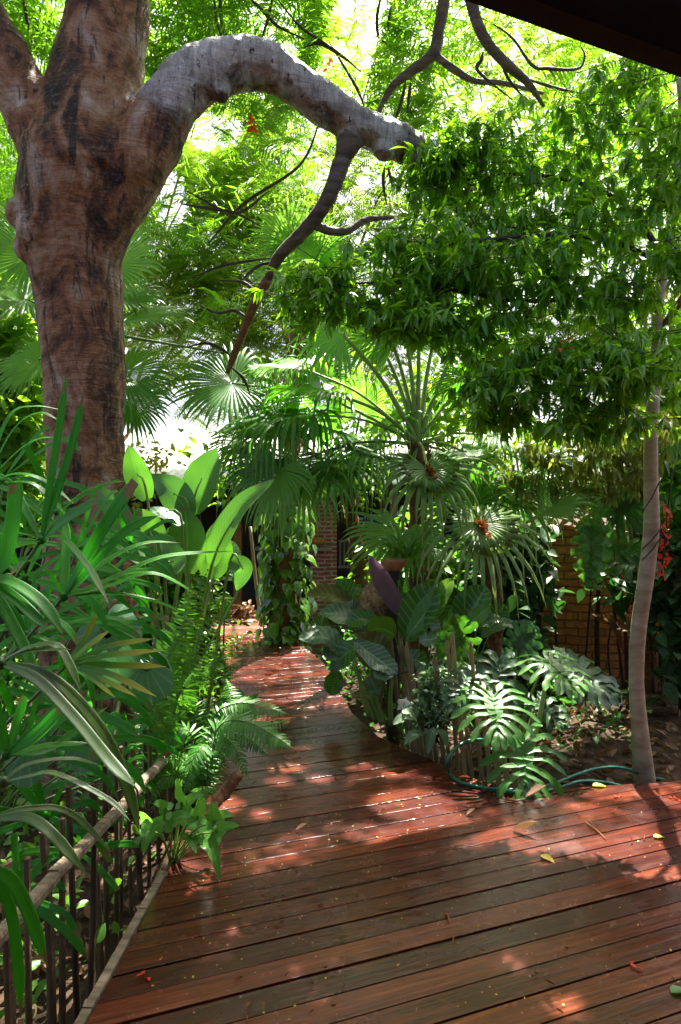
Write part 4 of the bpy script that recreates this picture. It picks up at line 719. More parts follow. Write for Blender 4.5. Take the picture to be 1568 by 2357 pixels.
for hx, hy, R, y in ((935, 770, .6, 6.4), (905, 790, .55, 6.5), (965, 760, .6, 6.4), (1000, 775, .55, 6.6), (790, 770, .6, 6.2), (870, 780, .6, 6.6), (1060, 790, .6, 6.5)):
    frond(t, cr, (hx, hy, y), ((hx-950)/160+ru(-.2, .2), ru(-.3, .5), .75), (0, -.9, .4), R, 'fan', 32, 130, .5, .6, .25, pr=.020)
cr3 = P(800, 1130, 6.7)
t, cr = palm((.42, 7.2, -.3), cr3, 'low fan palm with drooping ragged leaves filling the middle left of the picture', .07)
for hx, hy, y, axd, nm, R, mt in ((640, 985, 6.2, (-.85, -.3, -.2), (-.1, -.5, .85), .85, 'fan'), (560, 1015, 6.4, (-.9, -.2, -.3), (0, -.6, .8), .62, 'fan'), (735, 985, 6.3, (-.3, -.5, .1), (0, -.6, .8), .8, 'fan'), (610, 1060, 6.1, (-.8, -.3, -.4), (0, -.5, .85), .7, 'fan_dark'), (700, 1085, 6.0, (-.2, -.5, -.6), (0, -.6, .8), .75, 'fan'), (780, 1060, 6.2, (.2, -.5, -.3), (0, -.5, .85), .8, 'fan_dark'), (610, 860, 6.8, (-.6, -.1, .3), (0, -.5, .85), .75, 'fan'), (740, 880, 6.9, (-.3, -.1, .5), (0, -.6, .8), .7, 'fan_dark'), (830, 950, 6.8, (.1, -.1, .7), (0, -.7, .7), .7, 'fan'), (680, 920, 6.5, (-.7, -.2, .1), (0, -.4, .9), .8, 'fan'), (870, 1000, 6.5, (.4, -.3, .3), (0, -.5, .85), .75, 'fan')):
    frond(t, cr, (hx, hy, y), axd, nm, R, mt, 40, 130, .38, 1.0, .2, 'petiole_dark')
cr1 = P(1125, 1290, 5.6)
t, cr = palm((1.35, 5.75, -.2), cr1, 'young fan palm with a big drooping yellowish leaf in front of the brick wall', .06)
frond(t, cr, (1105, 1205, 5.3), (.12, -.55, -.5), (0, -.72, .68), .80, 'fan_pale', 36, 172, .30, 1.05, .12, rust=6)
frond(t, cr, (1085, 1165, 5.7), (-.3, .1, .5), (0, -.7, -.5), .5, 'fan_dark', 30, 120, .5, .5, .25, 'petiole_dark')
frond(t, cr, (1240, 1185, 5.6), (.7, -.1, .45), (0, -.6, .7), .5, 'fan', 26, 60, .6, .4, .4, 'petiole')
frond(t, cr, (1230, 1080, 6.0), (.5, -.2, .1), (0, -.6, .7), .6, 'fan_dark', 30, 120, .45, .9, .3, 'petiole_dark')
frond(t, cr, (1000, 1260, 5.8), (-.7, -.2, .0), (0, -.6, .7), .5, 'fan_dark', 30, 120, .45, .9, .3, 'petiole_dark')
cr2 = P(205, 760, 6.3)
t, cr = palm(P(205, 1640, 6.3), cr2, 'fan palm hidden behind the big trunk with leaves showing on both sides', .10)
for hx, hy, y, axd, nm, R, mt in ((262, 612, 6.1, (.85, -.2, .4), (-.1, -.9, .3), .56, 'fan'), (275, 745, 6.0, (.9, -.3, .05), (0, -.45, .9), .68, 'fan'), (285, 860, 6.0, (.75, -.2, -.5), (0, -.6, .8), .58, 'fan'), (280, 690, 6.4, (.9, .2, .2), (0, -.6, .8), .5, 'fan_dark'), (75, 590, 6.2, (-.6, -.2, .7), (0, -.8, .5), .6, 'fan'), (60, 690, 6.1, (-.9, -.2, .1), (0, -.6, .8), .62, 'fan'), (90, 830, 6.2, (-.7, -.2, -.5), (0, -.6, .8), .55, 'fan'), (20, 470, 6.4, (-.4, -.1, .8), (0, -.8, .5), .6, 'fan_pale'), (300, 920, 6.1, (.5, -.2, -.75), (0, -.7, .7), .45, 'fan_dark')):
    frond(t, cr, (hx, hy, y), axd, nm, R, mt, 38, 130, .55, .5, .18, 'petiole_dark')
t, cr = palm((-.75, 8.4, -.3), P(690, 640, 8.4), 'tall fan palm whose top shows behind the drooping limb', .09)
for hx, hy, axd, R in ((670, 560, (-.35, -.2, .9), .62), (700, 600, (-.1, -.3, .9), .6), (650, 620, (-.9, -.2, .2), .6), (735, 590, (.6, -.2, .6), .55), (740, 640, (.9, -.2, 0), .6)):
    frond(t, cr, (hx, hy, 8.2), axd, (0, -.8, .5), R, 'fan', 34, 120, .55, .4, .3)
t, cr = palm((2.95, 6.4, -.2), P(1450, 1110, 6.4), 'dark fan palm over the brick wall beside the slender trunk', .05)
for hx, hy, axd, R, mt in ((1425, 1120, (.1, -.4, -.7), .5, 'fan_dark'), (1400, 1040, (-.6, -.3, .2), .5, 'fan'), (1520, 1100, (.6, -.3, -.2), .5, 'fan_dark'), (1540, 1000, (.6, -.3, .4), .5, 'fan')):
    frond(t, cr, (hx, hy, 6.2), axd, (0, -.75, .6), R, mt, 30, 120, .6, .35, .2, 'petiole_dark')

# ------------------------------------------------------------------ vine on a tree stump by the bend, poles, lantern
v = thing('vine_covered_trunk', 'slim trunk wrapped in heart leaved vines at the bend of the path', 'tree', (-.66, 8.6, -.3)); g = Geo()
tube(g, [(-.62, 8.6, -.3), (-.66, 8.6, .8), (-.72, 8.6, 2.2)], [.11, .09, .08], 10, 20, wob=.08)
for k in range(7): a = ru(0, 6.28); tube(g, [(-.64+.12*math.cos(a+q*.5), 8.6+.12*math.sin(a+q*.5), -.2+q*.4) for q in range(6)], [.012], 5, 20)
g.build('trunk', M['bark_brown'], v); g = Geo(); n = 470; z = RS.uniform(-.15, 1.75, n); a = RS.uniform(0, 6.28, n); rr = RS.uniform(.10, .34, n); pos = np.stack((-.66+rr*np.cos(a)-.02, 8.55+rr*np.sin(a), z), 1)
inst(g, HEART, pos, nrm(np.stack((np.cos(a)*.5, np.sin(a)*.5-.2, np.full(n, -.85)), 1)+RS.normal(0, .25, (n, 3))), nrm(np.stack((np.cos(a), np.sin(a)-.4, np.full(n, .55)), 1)), RS.uniform(.09, .20, n), keep=None); g.build('vine', M['vine'], v)
g = Geo(); tube(g, [P(576, 1212, 9.2), P(588, 1330, 9.2), P(603, 1442, 9.2)], [.022, .025, .026], 8, 12, wob=.04); tag(g.build('pole', M['stake']), 'thin bare leaning pole at the far end of the path', 'pole')
ln = thing('garden_lantern', 'ribbed green lantern on a thin dark stake at the far left edge of the deck', 'lantern', P(513, 1520, 7.3)); g = Geo()
a, b = P(507, 1420, 7.25), P(520, 1425, 7.25); V0 = P(517, 1422, 7.25); tube(g, [V0, P(518, 1372, 7.25)], [.055, .062], 10, 5); g.build('shade', M['glassgreen'], ln)
g = Geo(); tube(g, [P(513, 1525, 7.3), P(517, 1422, 7.3), P(522, 1320, 7.3)], [.009, .008, .006], 6, 12); tube(g, [P(505, 1500, 7.2), P(508, 1380, 7.2)], [.006], 5, 6); g.build('stake', M['stem_dark'], ln)
g = Geo(); strap(g, PL([(528, 1368, 7.2), (515, 1364, 7.2), (502, 1369, 7.2)]), .07, pf_paddle, UP); g.build('cap', M['anth_grey'], ln)
def litter(g, c, n, sx, sy, L, mat=None, z=0.0, tm=CURL):
    p = np.array(c)+RS.normal(0, 1, (n, 3))*np.array((sx, sy, 0)); p[:, 2] += RS.uniform(0, z, n); inst(g, tm, p, RS.normal(0, 1, (n, 3))*np.array((1, 1, .3)), UP+RS.normal(0, .5, (n, 3)), RS.uniform(*L, n))
g = Geo(); litter(g, P(552, 1424, 9.9), 150, .13, .1, (.05, .13), z=.2); tag(g.build('leaf_heap', M['dry']), 'heap of brown dry leaves at the far end of the deck', 'leaf heap', kind='stuff')
# ------------------------------------------------------------------ lady palm in the left foreground
lp = thing('lady_palm', 'lady palm with broad strappy deep green leaves in front of the big trunk', 'palm', (-1.75, 1.95, -.4), 'strappy palms by the left fence')
lp2 = thing('lady_palm', 'lady palm with long worn drooping leaves hanging over the sloping fence rail', 'palm', (-1.35, 1.55, -.4), 'strappy palms by the left fence')
def lady(hub, Y, blades, mat='lady', par=lp, base=None):
    """blades: (list of px points after the hub, width px, depth change, hint, profile)"""
    g = Geo()
    for bl in blades:
        pts, w = bl[0], bl[1]; dy = bl[2] if len(bl) > 2 else -.15; hint = bl[3] if len(bl) > 3 else (0, -.8, .6); pf = bl[4] if len(bl) > 4 else pf_strap
        n = len(pts); l = [P(hub[0], hub[1], Y)]+[P(x, y, Y+dy*(i+1)/n) for i, (x, y) in enumerate(pts)]; strap(g, l, .84*w/F*(Y+dy/2), pf, hint, .12, 7, 18, pleat=.09)
    ball(g, l[0], .014, 6); o = g.build('frond', M[mat], par)
    g = Geo(); h = P(hub[0], hub[1], Y); b = np.array(base) if base is not None else np.array(par['base'])+np.array((ru(-.1, .1), ru(-.1, .1), .3)); tube(g, [b, (b+h)/2+UP*.12, h], [.007, .006, .005], 6, 12); p = g.build('petiole', M['petiole_dark'], None, off=par['base']); p.parent = o; p.location = (0, 0, 0)
lady((95, 1243), 2.05, [([(118, 1100), (140, 960), (153, 862)], 22, .1), ([(135, 1120), (172, 1000), (194, 902)], 24, .1), ([(170, 1150), (230, 1118), (298, 1106)], 26, -.1, (0, -.3, 1)), ([(150, 1195), (222, 1153)], 40, -.1, (0, -.8, .6), pf_blunt), ([(60, 1230), (20, 1226), (-40, 1240)], 24, -.1, (0, -.3, 1)), ([(40, 1255), (-30, 1278)], 26, -.2), ([(60, 1175), (30, 1120), (-20, 1080)], 20, .2), ([(140, 1235), (200, 1300), (252, 1392)], 20, -.3, (.3, -.6, .7))])
lady((148, 1374), 2.05, [([(205, 1270), (260, 1180), (312, 1108)], 50, .0, (-.3, -.8, .4), pf_blunt), ([(240, 1270), (300, 1215), (366, 1186)], 34, -.05), ([(260, 1330), (380, 1280), (545, 1268)], 26, .3, (0, -.3, 1)), ([(260, 1345), (360, 1320), (480, 1385)], 24, .2, (0, -.3, 1)), ([(270, 1365), (400, 1400), (480, 1470)], 20, .2, (0, -.3, 1)), ([(150, 1310), (152, 1240), (150, 1190)], 26, .2), ([(115, 1320), (60, 1290), (20, 1330)], 20, -.2, (0, -.3, 1)), ([(230, 1300), (330, 1250), (430, 1250)], 22, .4, (0, -.3, 1))])
lady((155, 1530), 2.0, [([(250, 1488), (356, 1470)], 17, -.1), ([(250, 1508), (372, 1497)], 18, -.15), ([(260, 1531), (384, 1534)], 20, -.1), ([(250, 1550), (362, 1604)], 17, -.2), ([(230, 1560), (316, 1604)], 14, -.2), ([(215, 1565), (266, 1606)], 11, -.2), ([(200, 1490), (252, 1452)], 20, -.1), ([(190, 1480), (225, 1410)], 18, .1)], 'lady_yellow')
lady((2, 1528), 1.55, [([(70, 1540), (150, 1585), (240, 1690), (300, 1830), (320, 1915)], 34, -.1, (.6, -.75, .4)), ([(80, 1560), (170, 1650), (260, 1760), (314, 1812)], 34, -.2, (.6, -.75, .4))], 'lady_grey', lp2)
lady((2, 1524), 1.6, [([(60, 1492), (125, 1482), (160, 1530), (190, 1600)], 26, -.1, (0, -.4, 1)), ([(60, 1500), (115, 1495), (165, 1495)], 18, -.1, (0, -.4, 1))], 'lady_grey', lp2)
lady((8, 1800), 1.5, [([(70, 1785), (130, 1780), (250, 1840), (300, 1890)], 17, -.1, (0, -.4, 1)), ([(60, 1760), (160, 1745), (230, 1760)], 15, .1, (0, -.4, 1))], 'lady_grey', lp2)
lady((-20, 1885), 1.5, [([(60, 1880), (120, 1920), (205, 2018)], 32, -.1, (.3, -.6, .8)), ([(60, 1862), (160, 1870), (262, 1965)], 20, .1, (.3, -.6, .8))], 'lady_grey', lp2)
lady((-30, 1990), 1.45, [([(30, 2030), (70, 2110), (112, 2230)], 36, 0, (.5, -.7, .4)), ([(20, 2080), (40, 2200), (50, 2340)], 30, 0, (.5, -.7, .4))], 'lady', lp2)
lady((15, 1738), 1.85, [([(40, 1660), (58, 1602)], 34, 0, (-.3, -.8, .3), pf_blunt), ([(90, 1680), (142, 1626)], 46, 0, (-.3, -.8, .3), pf_blunt), ([(120, 1720), (250, 1625)], 22, .2), ([(110, 1715), (210, 1710)], 22, .1, (0, -.4, 1)), ([(0, 1660), (-20, 1590)], 30, 0)], 'lady', lp)
lady((-30, 1330), 1.8, [([(10, 1290), (32, 1180), (36, 1115)], 50, 0, (-.2, -.9, .2), pf_blunt), ([(30, 1340), (100, 1390), (145, 1460)], 36, -.1, (.3, -.6, .7)), ([(40, 1380), (110, 1450)], 34, -.1, (.3, -.6, .7)), ([(20, 1420), (60, 1500), (80, 1570)], 34, -.1, (.5, -.6, .5))], 'lady', lp)
lady((-40, 1120), 2.2, [([(40, 1040), (90, 1010), (140, 1008)], 18, 0, (0, -.4, 1)), ([(60, 1110), (110, 1140), (155, 1190)], 20, 0, (0, -.4, 1)), ([(40, 1090), (110, 1110), (170, 1160)], 18, 0, (0, -.4, 1)), ([(30, 990), (90, 950), (140, 970)], 16, 0, (0, -.4, 1)), ([(20, 960), (80, 935), (150, 945)], 14, .2, (0, -.4, 1))], 'lady', lp)
lady((60, 1460), 2.3, [([(20, 1400), (-30, 1380)], 26, 0), ([(100, 1420), (150, 1440), (190, 1500)], 22, 0, (0, -.4, 1)), ([(70, 1400), (80, 1330)], 26, .1), ([(130, 1440), (250, 1420), (330, 1460)], 16, .1, (0, -.4, 1)), ([(30, 1500), (-20, 1560)], 26, 0), ([(120, 1480), (200, 1560), (220, 1640)], 18, 0, (.3, -.5, .8))], 'lady', lp)

lp3 = thing('lady_palm', 'lady palm in the second row whose dense leaves hide the foot of the big trunk', 'palm', (-1.8, 3.1, -.4), 'strappy palms by the left fence')
def lady_rand(px, py, Y, R, nb, lean=0, mat='lady', par=lp3):
    g = Geo(); h = P(px, py, Y)
    for k in range(nb):
        a = math.radians(lean+(k-(nb-1)/2)*(250/nb)+ru(-8, 8)); d = np.array((math.sin(a), ru(-.55, .1), math.cos(a)*.8)); l = R*ru(.8, 1.15)
        strap(g, [h, h+d*l*.4, h+d*l*.78+DOWN*l*.04, h+d*l+DOWN*l*ru(.1, .3)], ru(.018, .034), pf_strap if k % 3 else pf_blunt, (-d[0]*.3, -.7, .6), .12, 7, 16, pleat=.09)
    ball(g, h, .014, 6); o = g.build('frond', M[mat], par); g = Geo(); b = np.array(par['base'])+np.array((ru(-.15, .15), ru(-.1, .1), .2)); tube(g, [b, (b+h)/2+UP*.12, h], [.007, .006, .005], 6, 12); p = g.build('petiole', M['petiole_dark'], None, off=par['base']); p.parent = o; p.location = (0, 0, 0)
for px, py, Y, R, nb, le in ((60, 1230, 2.9, .45, 8, -20), (180, 1260, 2.8, .42, 9, 10), (245, 1330, 2.9, .30, 9, 10), (215, 1430, 2.7, .30, 9, 10), (90, 1430, 2.6, .40, 9, -20), (265, 1450, 3.1, .27, 9, 10), (20, 1560, 2.5, .4, 9, -10), (150, 1620, 2.5, .36, 9, 10), (220, 1580, 2.8, .27, 8, 10), (60, 1330, 2.5, .40, 8, 0), (300, 1250, 3.3, .27, 8, 0), (130, 1180, 3.2, .42, 8, 0), (10, 1100, 3.2, .45, 8, -20), (200, 1700, 2.7, .34, 8, 20), (60, 1720, 2.4, .36, 8, 0), (110, 1880, 2.75, .3, 8, 10), (240, 1790, 3.3, .28, 8, 10), (40, 2060, 2.4, .3, 8, 10), (180, 1960, 2.9, .26, 7, 0), (300, 1700, 3.6, .26, 7, 0)): lady_rand(px, py, Y, R, nb, le)
# ------------------------------------------------------------------ big paddle leaves, elephant ear
hl = thing('paddle_leaf_plant', 'clump of tall bright paddle shaped leaves right of the big trunk', 'plant', (-1.30, 4.9, -.4))
def pad(pts, w, Y, mat='paddle', hint=(0, -.9, .4), par=hl, pf=pf_paddle, base=None, fold=.2, name='leaf', wave=.02, dy=0):
    l = [P(x, y, Y+dy*i/(len(pts)-1)) for i, (x, y) in enumerate(pts)]; g = Geo(); strap(g, l, w/F*Y, pf, hint, fold, 7, 22, wave=wave); o = g.build(name, M[mat], par)
    b = np.array(par['base'])+np.array((ru(-.25, .25), ru(-.15, .15), 0)) if base is None else np.array(base); g = Geo(); tube(g, [b, (b+l[0])/2+np.array((0, .03, .03)), l[0], l[len(l)//2]], [.013, .010, .008, .003], 6, 16); p = g.build('stalk', M['petiole'], None, off=par['base']); p.parent = o; p.location = (0, 0, 0); return o
pad([(340, 1150), (315, 1090), (297, 1025)], 60, 4.0); pad([(438, 1190), (400, 1135), (348, 1092)], 74, 4.2, 'paddle_dull', (-.4, -.7, .7)); pad([(440, 1180), (465, 1100), (498, 1032)], 80, 4.3, 'paddle_dull', (.3, -.9, .3))
pad([(488, 1300), (510, 1235), (560, 1160), (634, 1102)], 66, 4.1, 'paddle', (-.3, -.8, .5)); pad([(430, 1320), (432, 1240), (425, 1165)], 92, 4.15, 'paddle'); pad([(480, 1330), (500, 1270), (492, 1205)], 80, 4.4, 'paddle')
pad([(360, 1290), (345, 1220), (310, 1170)], 70, 3.9, 'paddle'); pad([(380, 1330), (400, 1290), (370, 1225)], 60, 3.7, 'paddle_dull', (0, -.6, .8)); pad([(530, 1290), (560, 1310), (545, 1360)], 46, 4.3, 'paddle_dull'); pad([(500, 1290), (520, 1265), (555, 1275)], 50, 4.5, 'anth_grey'); pad([(300, 1250), (270, 1180), (225, 1120)], 60, 3.9, 'paddle_dull'); pad([(330, 1300), (280, 1250), (240, 1260)], 60, 3.6, 'paddle_dull', (0, -.4, 1))
pad([(555, 1345), (540, 1320), (512, 1310)], 40, 5.0, 'paddle_dull', (0, -.5, 1)); pad([(420, 1210), (360, 1180), (300, 1190)], 50, 4.0, 'anth_grey', (0, -.4, 1))
ee = thing('elephant_ear', 'elephant ear plant with one large pale green heart leaf behind the strappy leaves', 'plant', P(250, 1760, 2.9))
for hx, hy, Y, axd, nm, L in ((245, 1445, 2.8, (.25, -.35, -.8), (-.1, -.85, .5), .215), (335, 1530, 3.1, (.5, -.3, -.7), (0, -.8, .6), .16), (60, 1720, 2.6, (.2, -.4, -.8), (0, -.8, .6), .13), (190, 1700, 2.7, (.3, -.4, -.6), (0, -.8, .6), .12)):
    g = Geo(); h = P(hx, hy, Y); heart(g, h, axd, nm, L); o = g.build('leaf', M['ear'], ee); g = Geo(); b = np.array(ee['base'])+np.array((ru(-.05, .05), 0, 0)); tube(g, [b, (b+h)/2+np.array((-.05, .08, .05)), h], [.012, .009, .006], 6, 12); p = g.build('stalk', M['petiole_dark'], None, off=ee['base']); p.parent = o; p.location = (0, 0, 0)

# ------------------------------------------------------------------ ferns
def fern_clump(base, specs, label, mat='fern'):
    t = thing('fern', label, 'fern', base, 'ferns along the left of the deck')
    for s in specs:
        g = Geo(); gs = Geo(); pts = [np.array(base)+UP*.05 if s[0] is None else s[0]]+list(s[1]); fern(g, gs, pts, s[2], s[3] if len(s) > 3 else 26, s[4] if len(s) > 4 else (0, -.5, .9)); o = g.build('frond', M[s[5] if len(s) > 5 else mat], t); p = gs.build('stem', M['petiole_dark'], None, off=t['base']); p.parent = o; p.location = (0, 0, 0)
    return t
def spray(base, n, L, zr=(.5, 1.0), W=.12, az=None, droop=.4):
    out = []; b = np.array(base)
    for k in range(n):
        a = ru(1.4, 4.9) if az is None else math.radians(ru(*az)); l = L*ru(.7, 1.1); h = ru(*zr); d = np.array((math.cos(a), math.sin(a), 0))
        out.append((None, [b+d*l*.3+UP*l*h*.6, b+d*l*.65+UP*l*h*.85, b+d*l*.95+UP*l*(h*.85-droop)], W*ru(.8, 1.15)))
    return out
b = P(360, 1690, 3.75); b[2] = -.05
fern_clump(b, [(None, [P(353, 1596, 3.7), P(405, 1480, 3.72), P(478, 1312, 3.85)], .32, 46, (0, -.95, .2)), (None, [P(400, 1560, 4.3), P(425, 1430, 4.4), P(440, 1330, 4.5)], .22, 36, (0, -.95, .2))]+[(None, [P(px+(tx-px)*.3, py-60, Y), P(px+(tx-px)*.6, (py+ty)/2, Y), P(tx, ty, Y+.1)], w, 34, (ru(-.3, .3), -.9, .3)) for px, py, tx, ty, Y, w in ((360, 1640, 440, 1350, 4.0, .24), (370, 1640, 505, 1385, 4.1, .22), (350, 1660, 405, 1440, 3.9, .22), (340, 1660, 352, 1480, 3.9, .2), (390, 1640, 520, 1490, 4.0, .2), (380, 1660, 478, 1500, 3.8, .2), (330, 1680, 330, 1560, 3.7, .18), (400, 1660, 440, 1590, 3.75, .18), (350, 1660, 300, 1590, 3.8, .18), (340, 1700, 410, 1650, 3.6, .17))]+spray(b, 7, .6), 'tall upright fern with one long bright frond in front of the paddle leaves')
b = P(505, 1700, 4.5); b[2] = 0
fern_clump(b, [(None, [P(512, 1609, 4.6), P(516, 1530, 4.7), P(480, 1405, 4.8)], .2, 38, (-.8, -.4, .2)), (None, [P(560, 1640, 4.4), P(594, 1596, 4.35)], .2, 22), (None, [P(545, 1620, 4.6), P(560, 1590, 4.6)], .18, 22)]+spray(b, 7, .4, W=.14), 'fern whose narrow frond curls up at the deck edge below the green lantern')
b = P(480, 1760, 3.75); b[2] = .02
fern_clump(b, [(None, [P(483, 1697, 3.8), P(525, 1655, 3.8), P(600, 1672, 3.75), P(682, 1653, 3.7)], .20, 40), (None, [P(500, 1680, 3.7), P(560, 1660, 3.62), P(625, 1690, 3.55), P(672, 1720, 3.5)], .25, 40), (None, [P(490, 1660, 3.85), P(540, 1620, 3.85), P(600, 1625, 3.8), P(665, 1645, 3.75)], .24, 40), (None, [P(440, 1690, 3.75), P(400, 1690, 3.7), P(372, 1735, 3.7)], .20, 28), (None, [P(500, 1700, 3.7), P(540, 1720, 3.6), P(572, 1790, 3.55)], .17, 28), (None, [P(520, 1700, 3.75), P(570, 1700, 3.65), P(620, 1740, 3.6)], .17, 28, (0, -.5, .9), 'fern_dark'), (None, [P(450, 1660, 3.9), P(430, 1620, 3.9), P(400, 1600, 3.9)], .18, 26), (None, [P(500, 1660, 3.85), P(530, 1610, 3.9), P(520, 1560, 4.0)], .19, 28), (None, [P(470, 1720, 3.6), P(440, 1760, 3.5), P(425, 1830, 3.45)], .16, 24, (0, -.5, .9), 'fern_dark')]+spray(b, 9, .36, W=.14), 'bushy fern whose frond reaches out over the deck above the driftwood')
for i, (px, py, Y, lab) in enumerate(((330, 1660, 4.6, 'fern half hidden behind the dark fence pickets'), (420, 1640, 5.2, 'fern in the middle of the row behind the tall upright fern'), (440, 1560, 6.0, 'distant fern by the pickets below the paddle leaves'), (250, 1660, 4.2, 'shaded fern behind the yellow tipped strappy leaf'))):
    b = P(px, py, Y); b[2] = -.1; fern_clump(b, spray(b, 16, .6, (.6, 1.2), .15), lab, 'fern' if i < 3 else 'fern_dark')

# ------------------------------------------------------------------ arrowhead plant, driftwood, thin stick
sy = thing('arrowhead_vine', 'arrowhead plant with light green pointed leaves leaning over the deck by the driftwood', 'plant', G(395, 2000, -.05))
def ovl(hub, tip, w, Y, mat, par, hint=(0, -.75, .65), pf=pf_anth, base=None, dy=0, fold=.2, sag=0, name='leaf', stalk='petiole', ear=0):
    a, b = P(*hub, Y), P(*tip, Y+dy); m_ = (a+b)/2+UP*sag; g = Geo(); w = w*1.28 if mat.startswith('anth') else w; strap(g, [a, m_, b], w/F*Y, pf, hint, fold, 7, 18, wave=.05 if mat.startswith('anth') else .02); r = random.random()
    if ear:
        d = nrm(a-b); x = nrm(np.cross(d, nrm(np.array(hint, float))))
        for s in (-1, 1): strap(g, [a-d*.01, a+d*.02+x*s*.02, a+d*.028+x*s*.045], w/F*Y*.5, pf_lobe, hint, .1, 5, 8, r)
    o = g.build(name, M[mat], par); bb = np.array(par['base']) if base is None else np.array(base); g = Geo(); tube(g, [bb+RS.uniform(-.02, .02, 3), (bb+a)/2+UP*.06, a], [.005, .004, .003], 5, 10); p = g.build('stalk', M[stalk], None, off=par['base']); p.parent = o; p.location = (0, 0, 0)
for hb, tp, w in (((420, 1850), (408, 1790), 40), ((350, 1905), (322, 1868), 46), ((355, 1910), (395, 1885), 46), ((345, 1912), (330, 1965), 44), ((398, 1890), (440, 1880), 42), ((455, 1880), (470, 1835), 36), ((440, 1890), (470, 1935), 44), ((495, 1890), (488, 1845), 40), ((480, 1905), (505, 1945), 44), ((500, 1915), (552, 1902), 36), ((490, 1950), (505, 2028), 34), ((470, 1935), (490, 1975), 42), ((430, 1850), (470, 1830), 36), ((505, 1885), (535, 1880), 34), ((440, 1930), (452, 1965), 36), ((380, 1865), (352, 1850), 36)):
    ovl(hb, tp, w, ru(2.95, 3.15), 'syng', sy, (ru(-.4, .4), -.75, .65), pf_arrow, dy=-.06, ear=1, sag=.012)
dw = Geo(); tube(dw, PL([(474, 1880, 3.45), (492, 1852, 3.45), (520, 1820, 3.5), (540, 1795, 3.5), (553, 1782, 3.5)]), [.035, .03, .034, .028, .022], 12, 40, wob=.2); tube(dw, PL([(500, 1848, 3.42), (488, 1868, 3.38), (470, 1874, 3.35)]), [.014, .01, .004], 6, 10, wob=.2)
tag(dw.build('driftwood', M['log']), 'piece of rough brown driftwood lying at the left deck edge below the fern', 'driftwood')
g = Geo(); tube(g, PL([(272, 1500, 3.3), (268, 1620, 3.3), (262, 1760, 3.3), (262, 1900, 3.3)]), [.011, .013, .013, .014], 7, 16, wob=.08); tag(g.build('plant_stake', M['rail']), 'thin grey upright stick among the plants left of the fence', 'stake')

# ------------------------------------------------------------------ right hand bed
an = thing('veined_leaf_plant', 'large clump of broad veined leaves with one purple backed leaf beside the bamboo stakes', 'plant', P(880, 1660, 5.2))
b1 = G(868, 1650); b2 = P(960, 1600, 5.2); b2[2] = -.1; b3 = P(1050, 1560, 5.2); b3[2] = -.1
BR = (0, -.8, .6)
ovl((932, 1425), (852, 1278), 52, 5.2, 'purple', an, (-.5, -.8, .2), base=b2, dy=-.3); ovl((935, 1475), (1008, 1335), 72, 5.0, 'anth', an, (-.4, -.8, .4), base=b2, fold=.5); ovl((940, 1462), (1044, 1330), 44, 4.95, 'anth_bright', an, (-.2, -.8, .5), base=b2, fold=.1)
ovl((1062, 1450), (1120, 1350), 72, 5.0, 'anth', an, (-.4, -.8, .4), base=b3, fold=.4); ovl((1035, 1430), (1092, 1370), 36, 5.05, 'anth_bright', an, BR, base=b3); ovl((1075, 1440), (1128, 1395), 30, 4.9, 'anth_bright', an, BR, base=b3)
ovl((812, 1520), (686, 1472), 54, 5.2, 'anth_grey', an, (0, -.5, .9), base=b1, sag=.09, dy=-.1); ovl((848, 1458), (733, 1410), 58, 5.4, 'anth_grey', an, (0, -.5, .9), base=b1, sag=.05); ovl((805, 1530), (738, 1500), 40, 5.1, 'anth_grey', an, (0, -.5, .9), base=b1, sag=.02)
ovl((910, 1462), (845, 1452), 60, 5.0, 'anth_bright', an, (0, -.9, -.3), base=b2, sag=.03); ovl((895, 1530), (822, 1462), 66, 4.95, 'anth_olive', an, (.2, -.9, .2), base=b1); ovl((818, 1478), (915, 1552), 50, 4.85, 'anth_grey', an, (.3, -.7, .6), base=b1, dy=-.1); ovl((905, 1535), (862, 1560), 34, 4.8, 'anth_grey', an, BR, base=b1, dy=-.1)
ovl((850, 1555), (872, 1600), 32, 4.85, 'anth_grey', an, BR, base=b1); ovl((815, 1392), (706, 1368), 44, 5.6, 'anth_olive', an, (0, -.6, .8), base=b1, sag=.04); ovl((830, 1400), (775, 1335), 50, 5.7, 'anth', an, BR, base=b1); ovl((845, 1420), (790, 1395), 46, 5.5, 'anth_grey', an, BR, base=b1); ovl((965, 1475), (1005, 1470), 30, 4.9, 'anth_grey', an, BR, base=b2)
ovl((1000, 1450), (1030, 1385), 50, 5.3, 'anth', an, (.3, -.9, .3), base=b3); ovl((1010, 1440), (985, 1370), 44, 5.4, 'anth', an, BR, base=b3); ovl((1100, 1440), (1152, 1420), 36, 5.2, 'anth_grey', an, (0, -.5, .9), base=b3); ovl((1110, 1465), (1190, 1440), 34, 5.3, 'anth_grey', an, (0, -.5, .9), base=b3, sag=.05); ovl((1130, 1450), (1160, 1390), 46, 5.5, 'anth', an, BR, base=b3); ovl((890, 1400), (940, 1330), 44, 5.5, 'anth', an, BR, base=b2); ovl((760, 1440), (712, 1440), 44, 5.6, 'anth', an, (0, -.6, .8), base=b1); ovl((780, 1545), (760, 1600), 36, 5.3, 'anth', an, BR, base=b1)
ovl((850, 1490), (760, 1545), 46, 5.1, 'anth', an, (0, -.6, .8), base=b1, sag=.06); ovl((870, 1440), (800, 1440), 44, 5.25, 'anth', an, (0, -.6, .8), base=b1, sag=.05); ovl((930, 1530), (985, 1540), 40, 4.95, 'anth', an, BR, base=b2, sag=.05); ovl((790, 1470), (730, 1465), 40, 5.4, 'anth', an, (0, -.5, .9), base=b1, sag=.04); ovl((1020, 1470), (1000, 1400), 46, 5.15, 'anth', an, (.3, -.8, .4), base=b3)
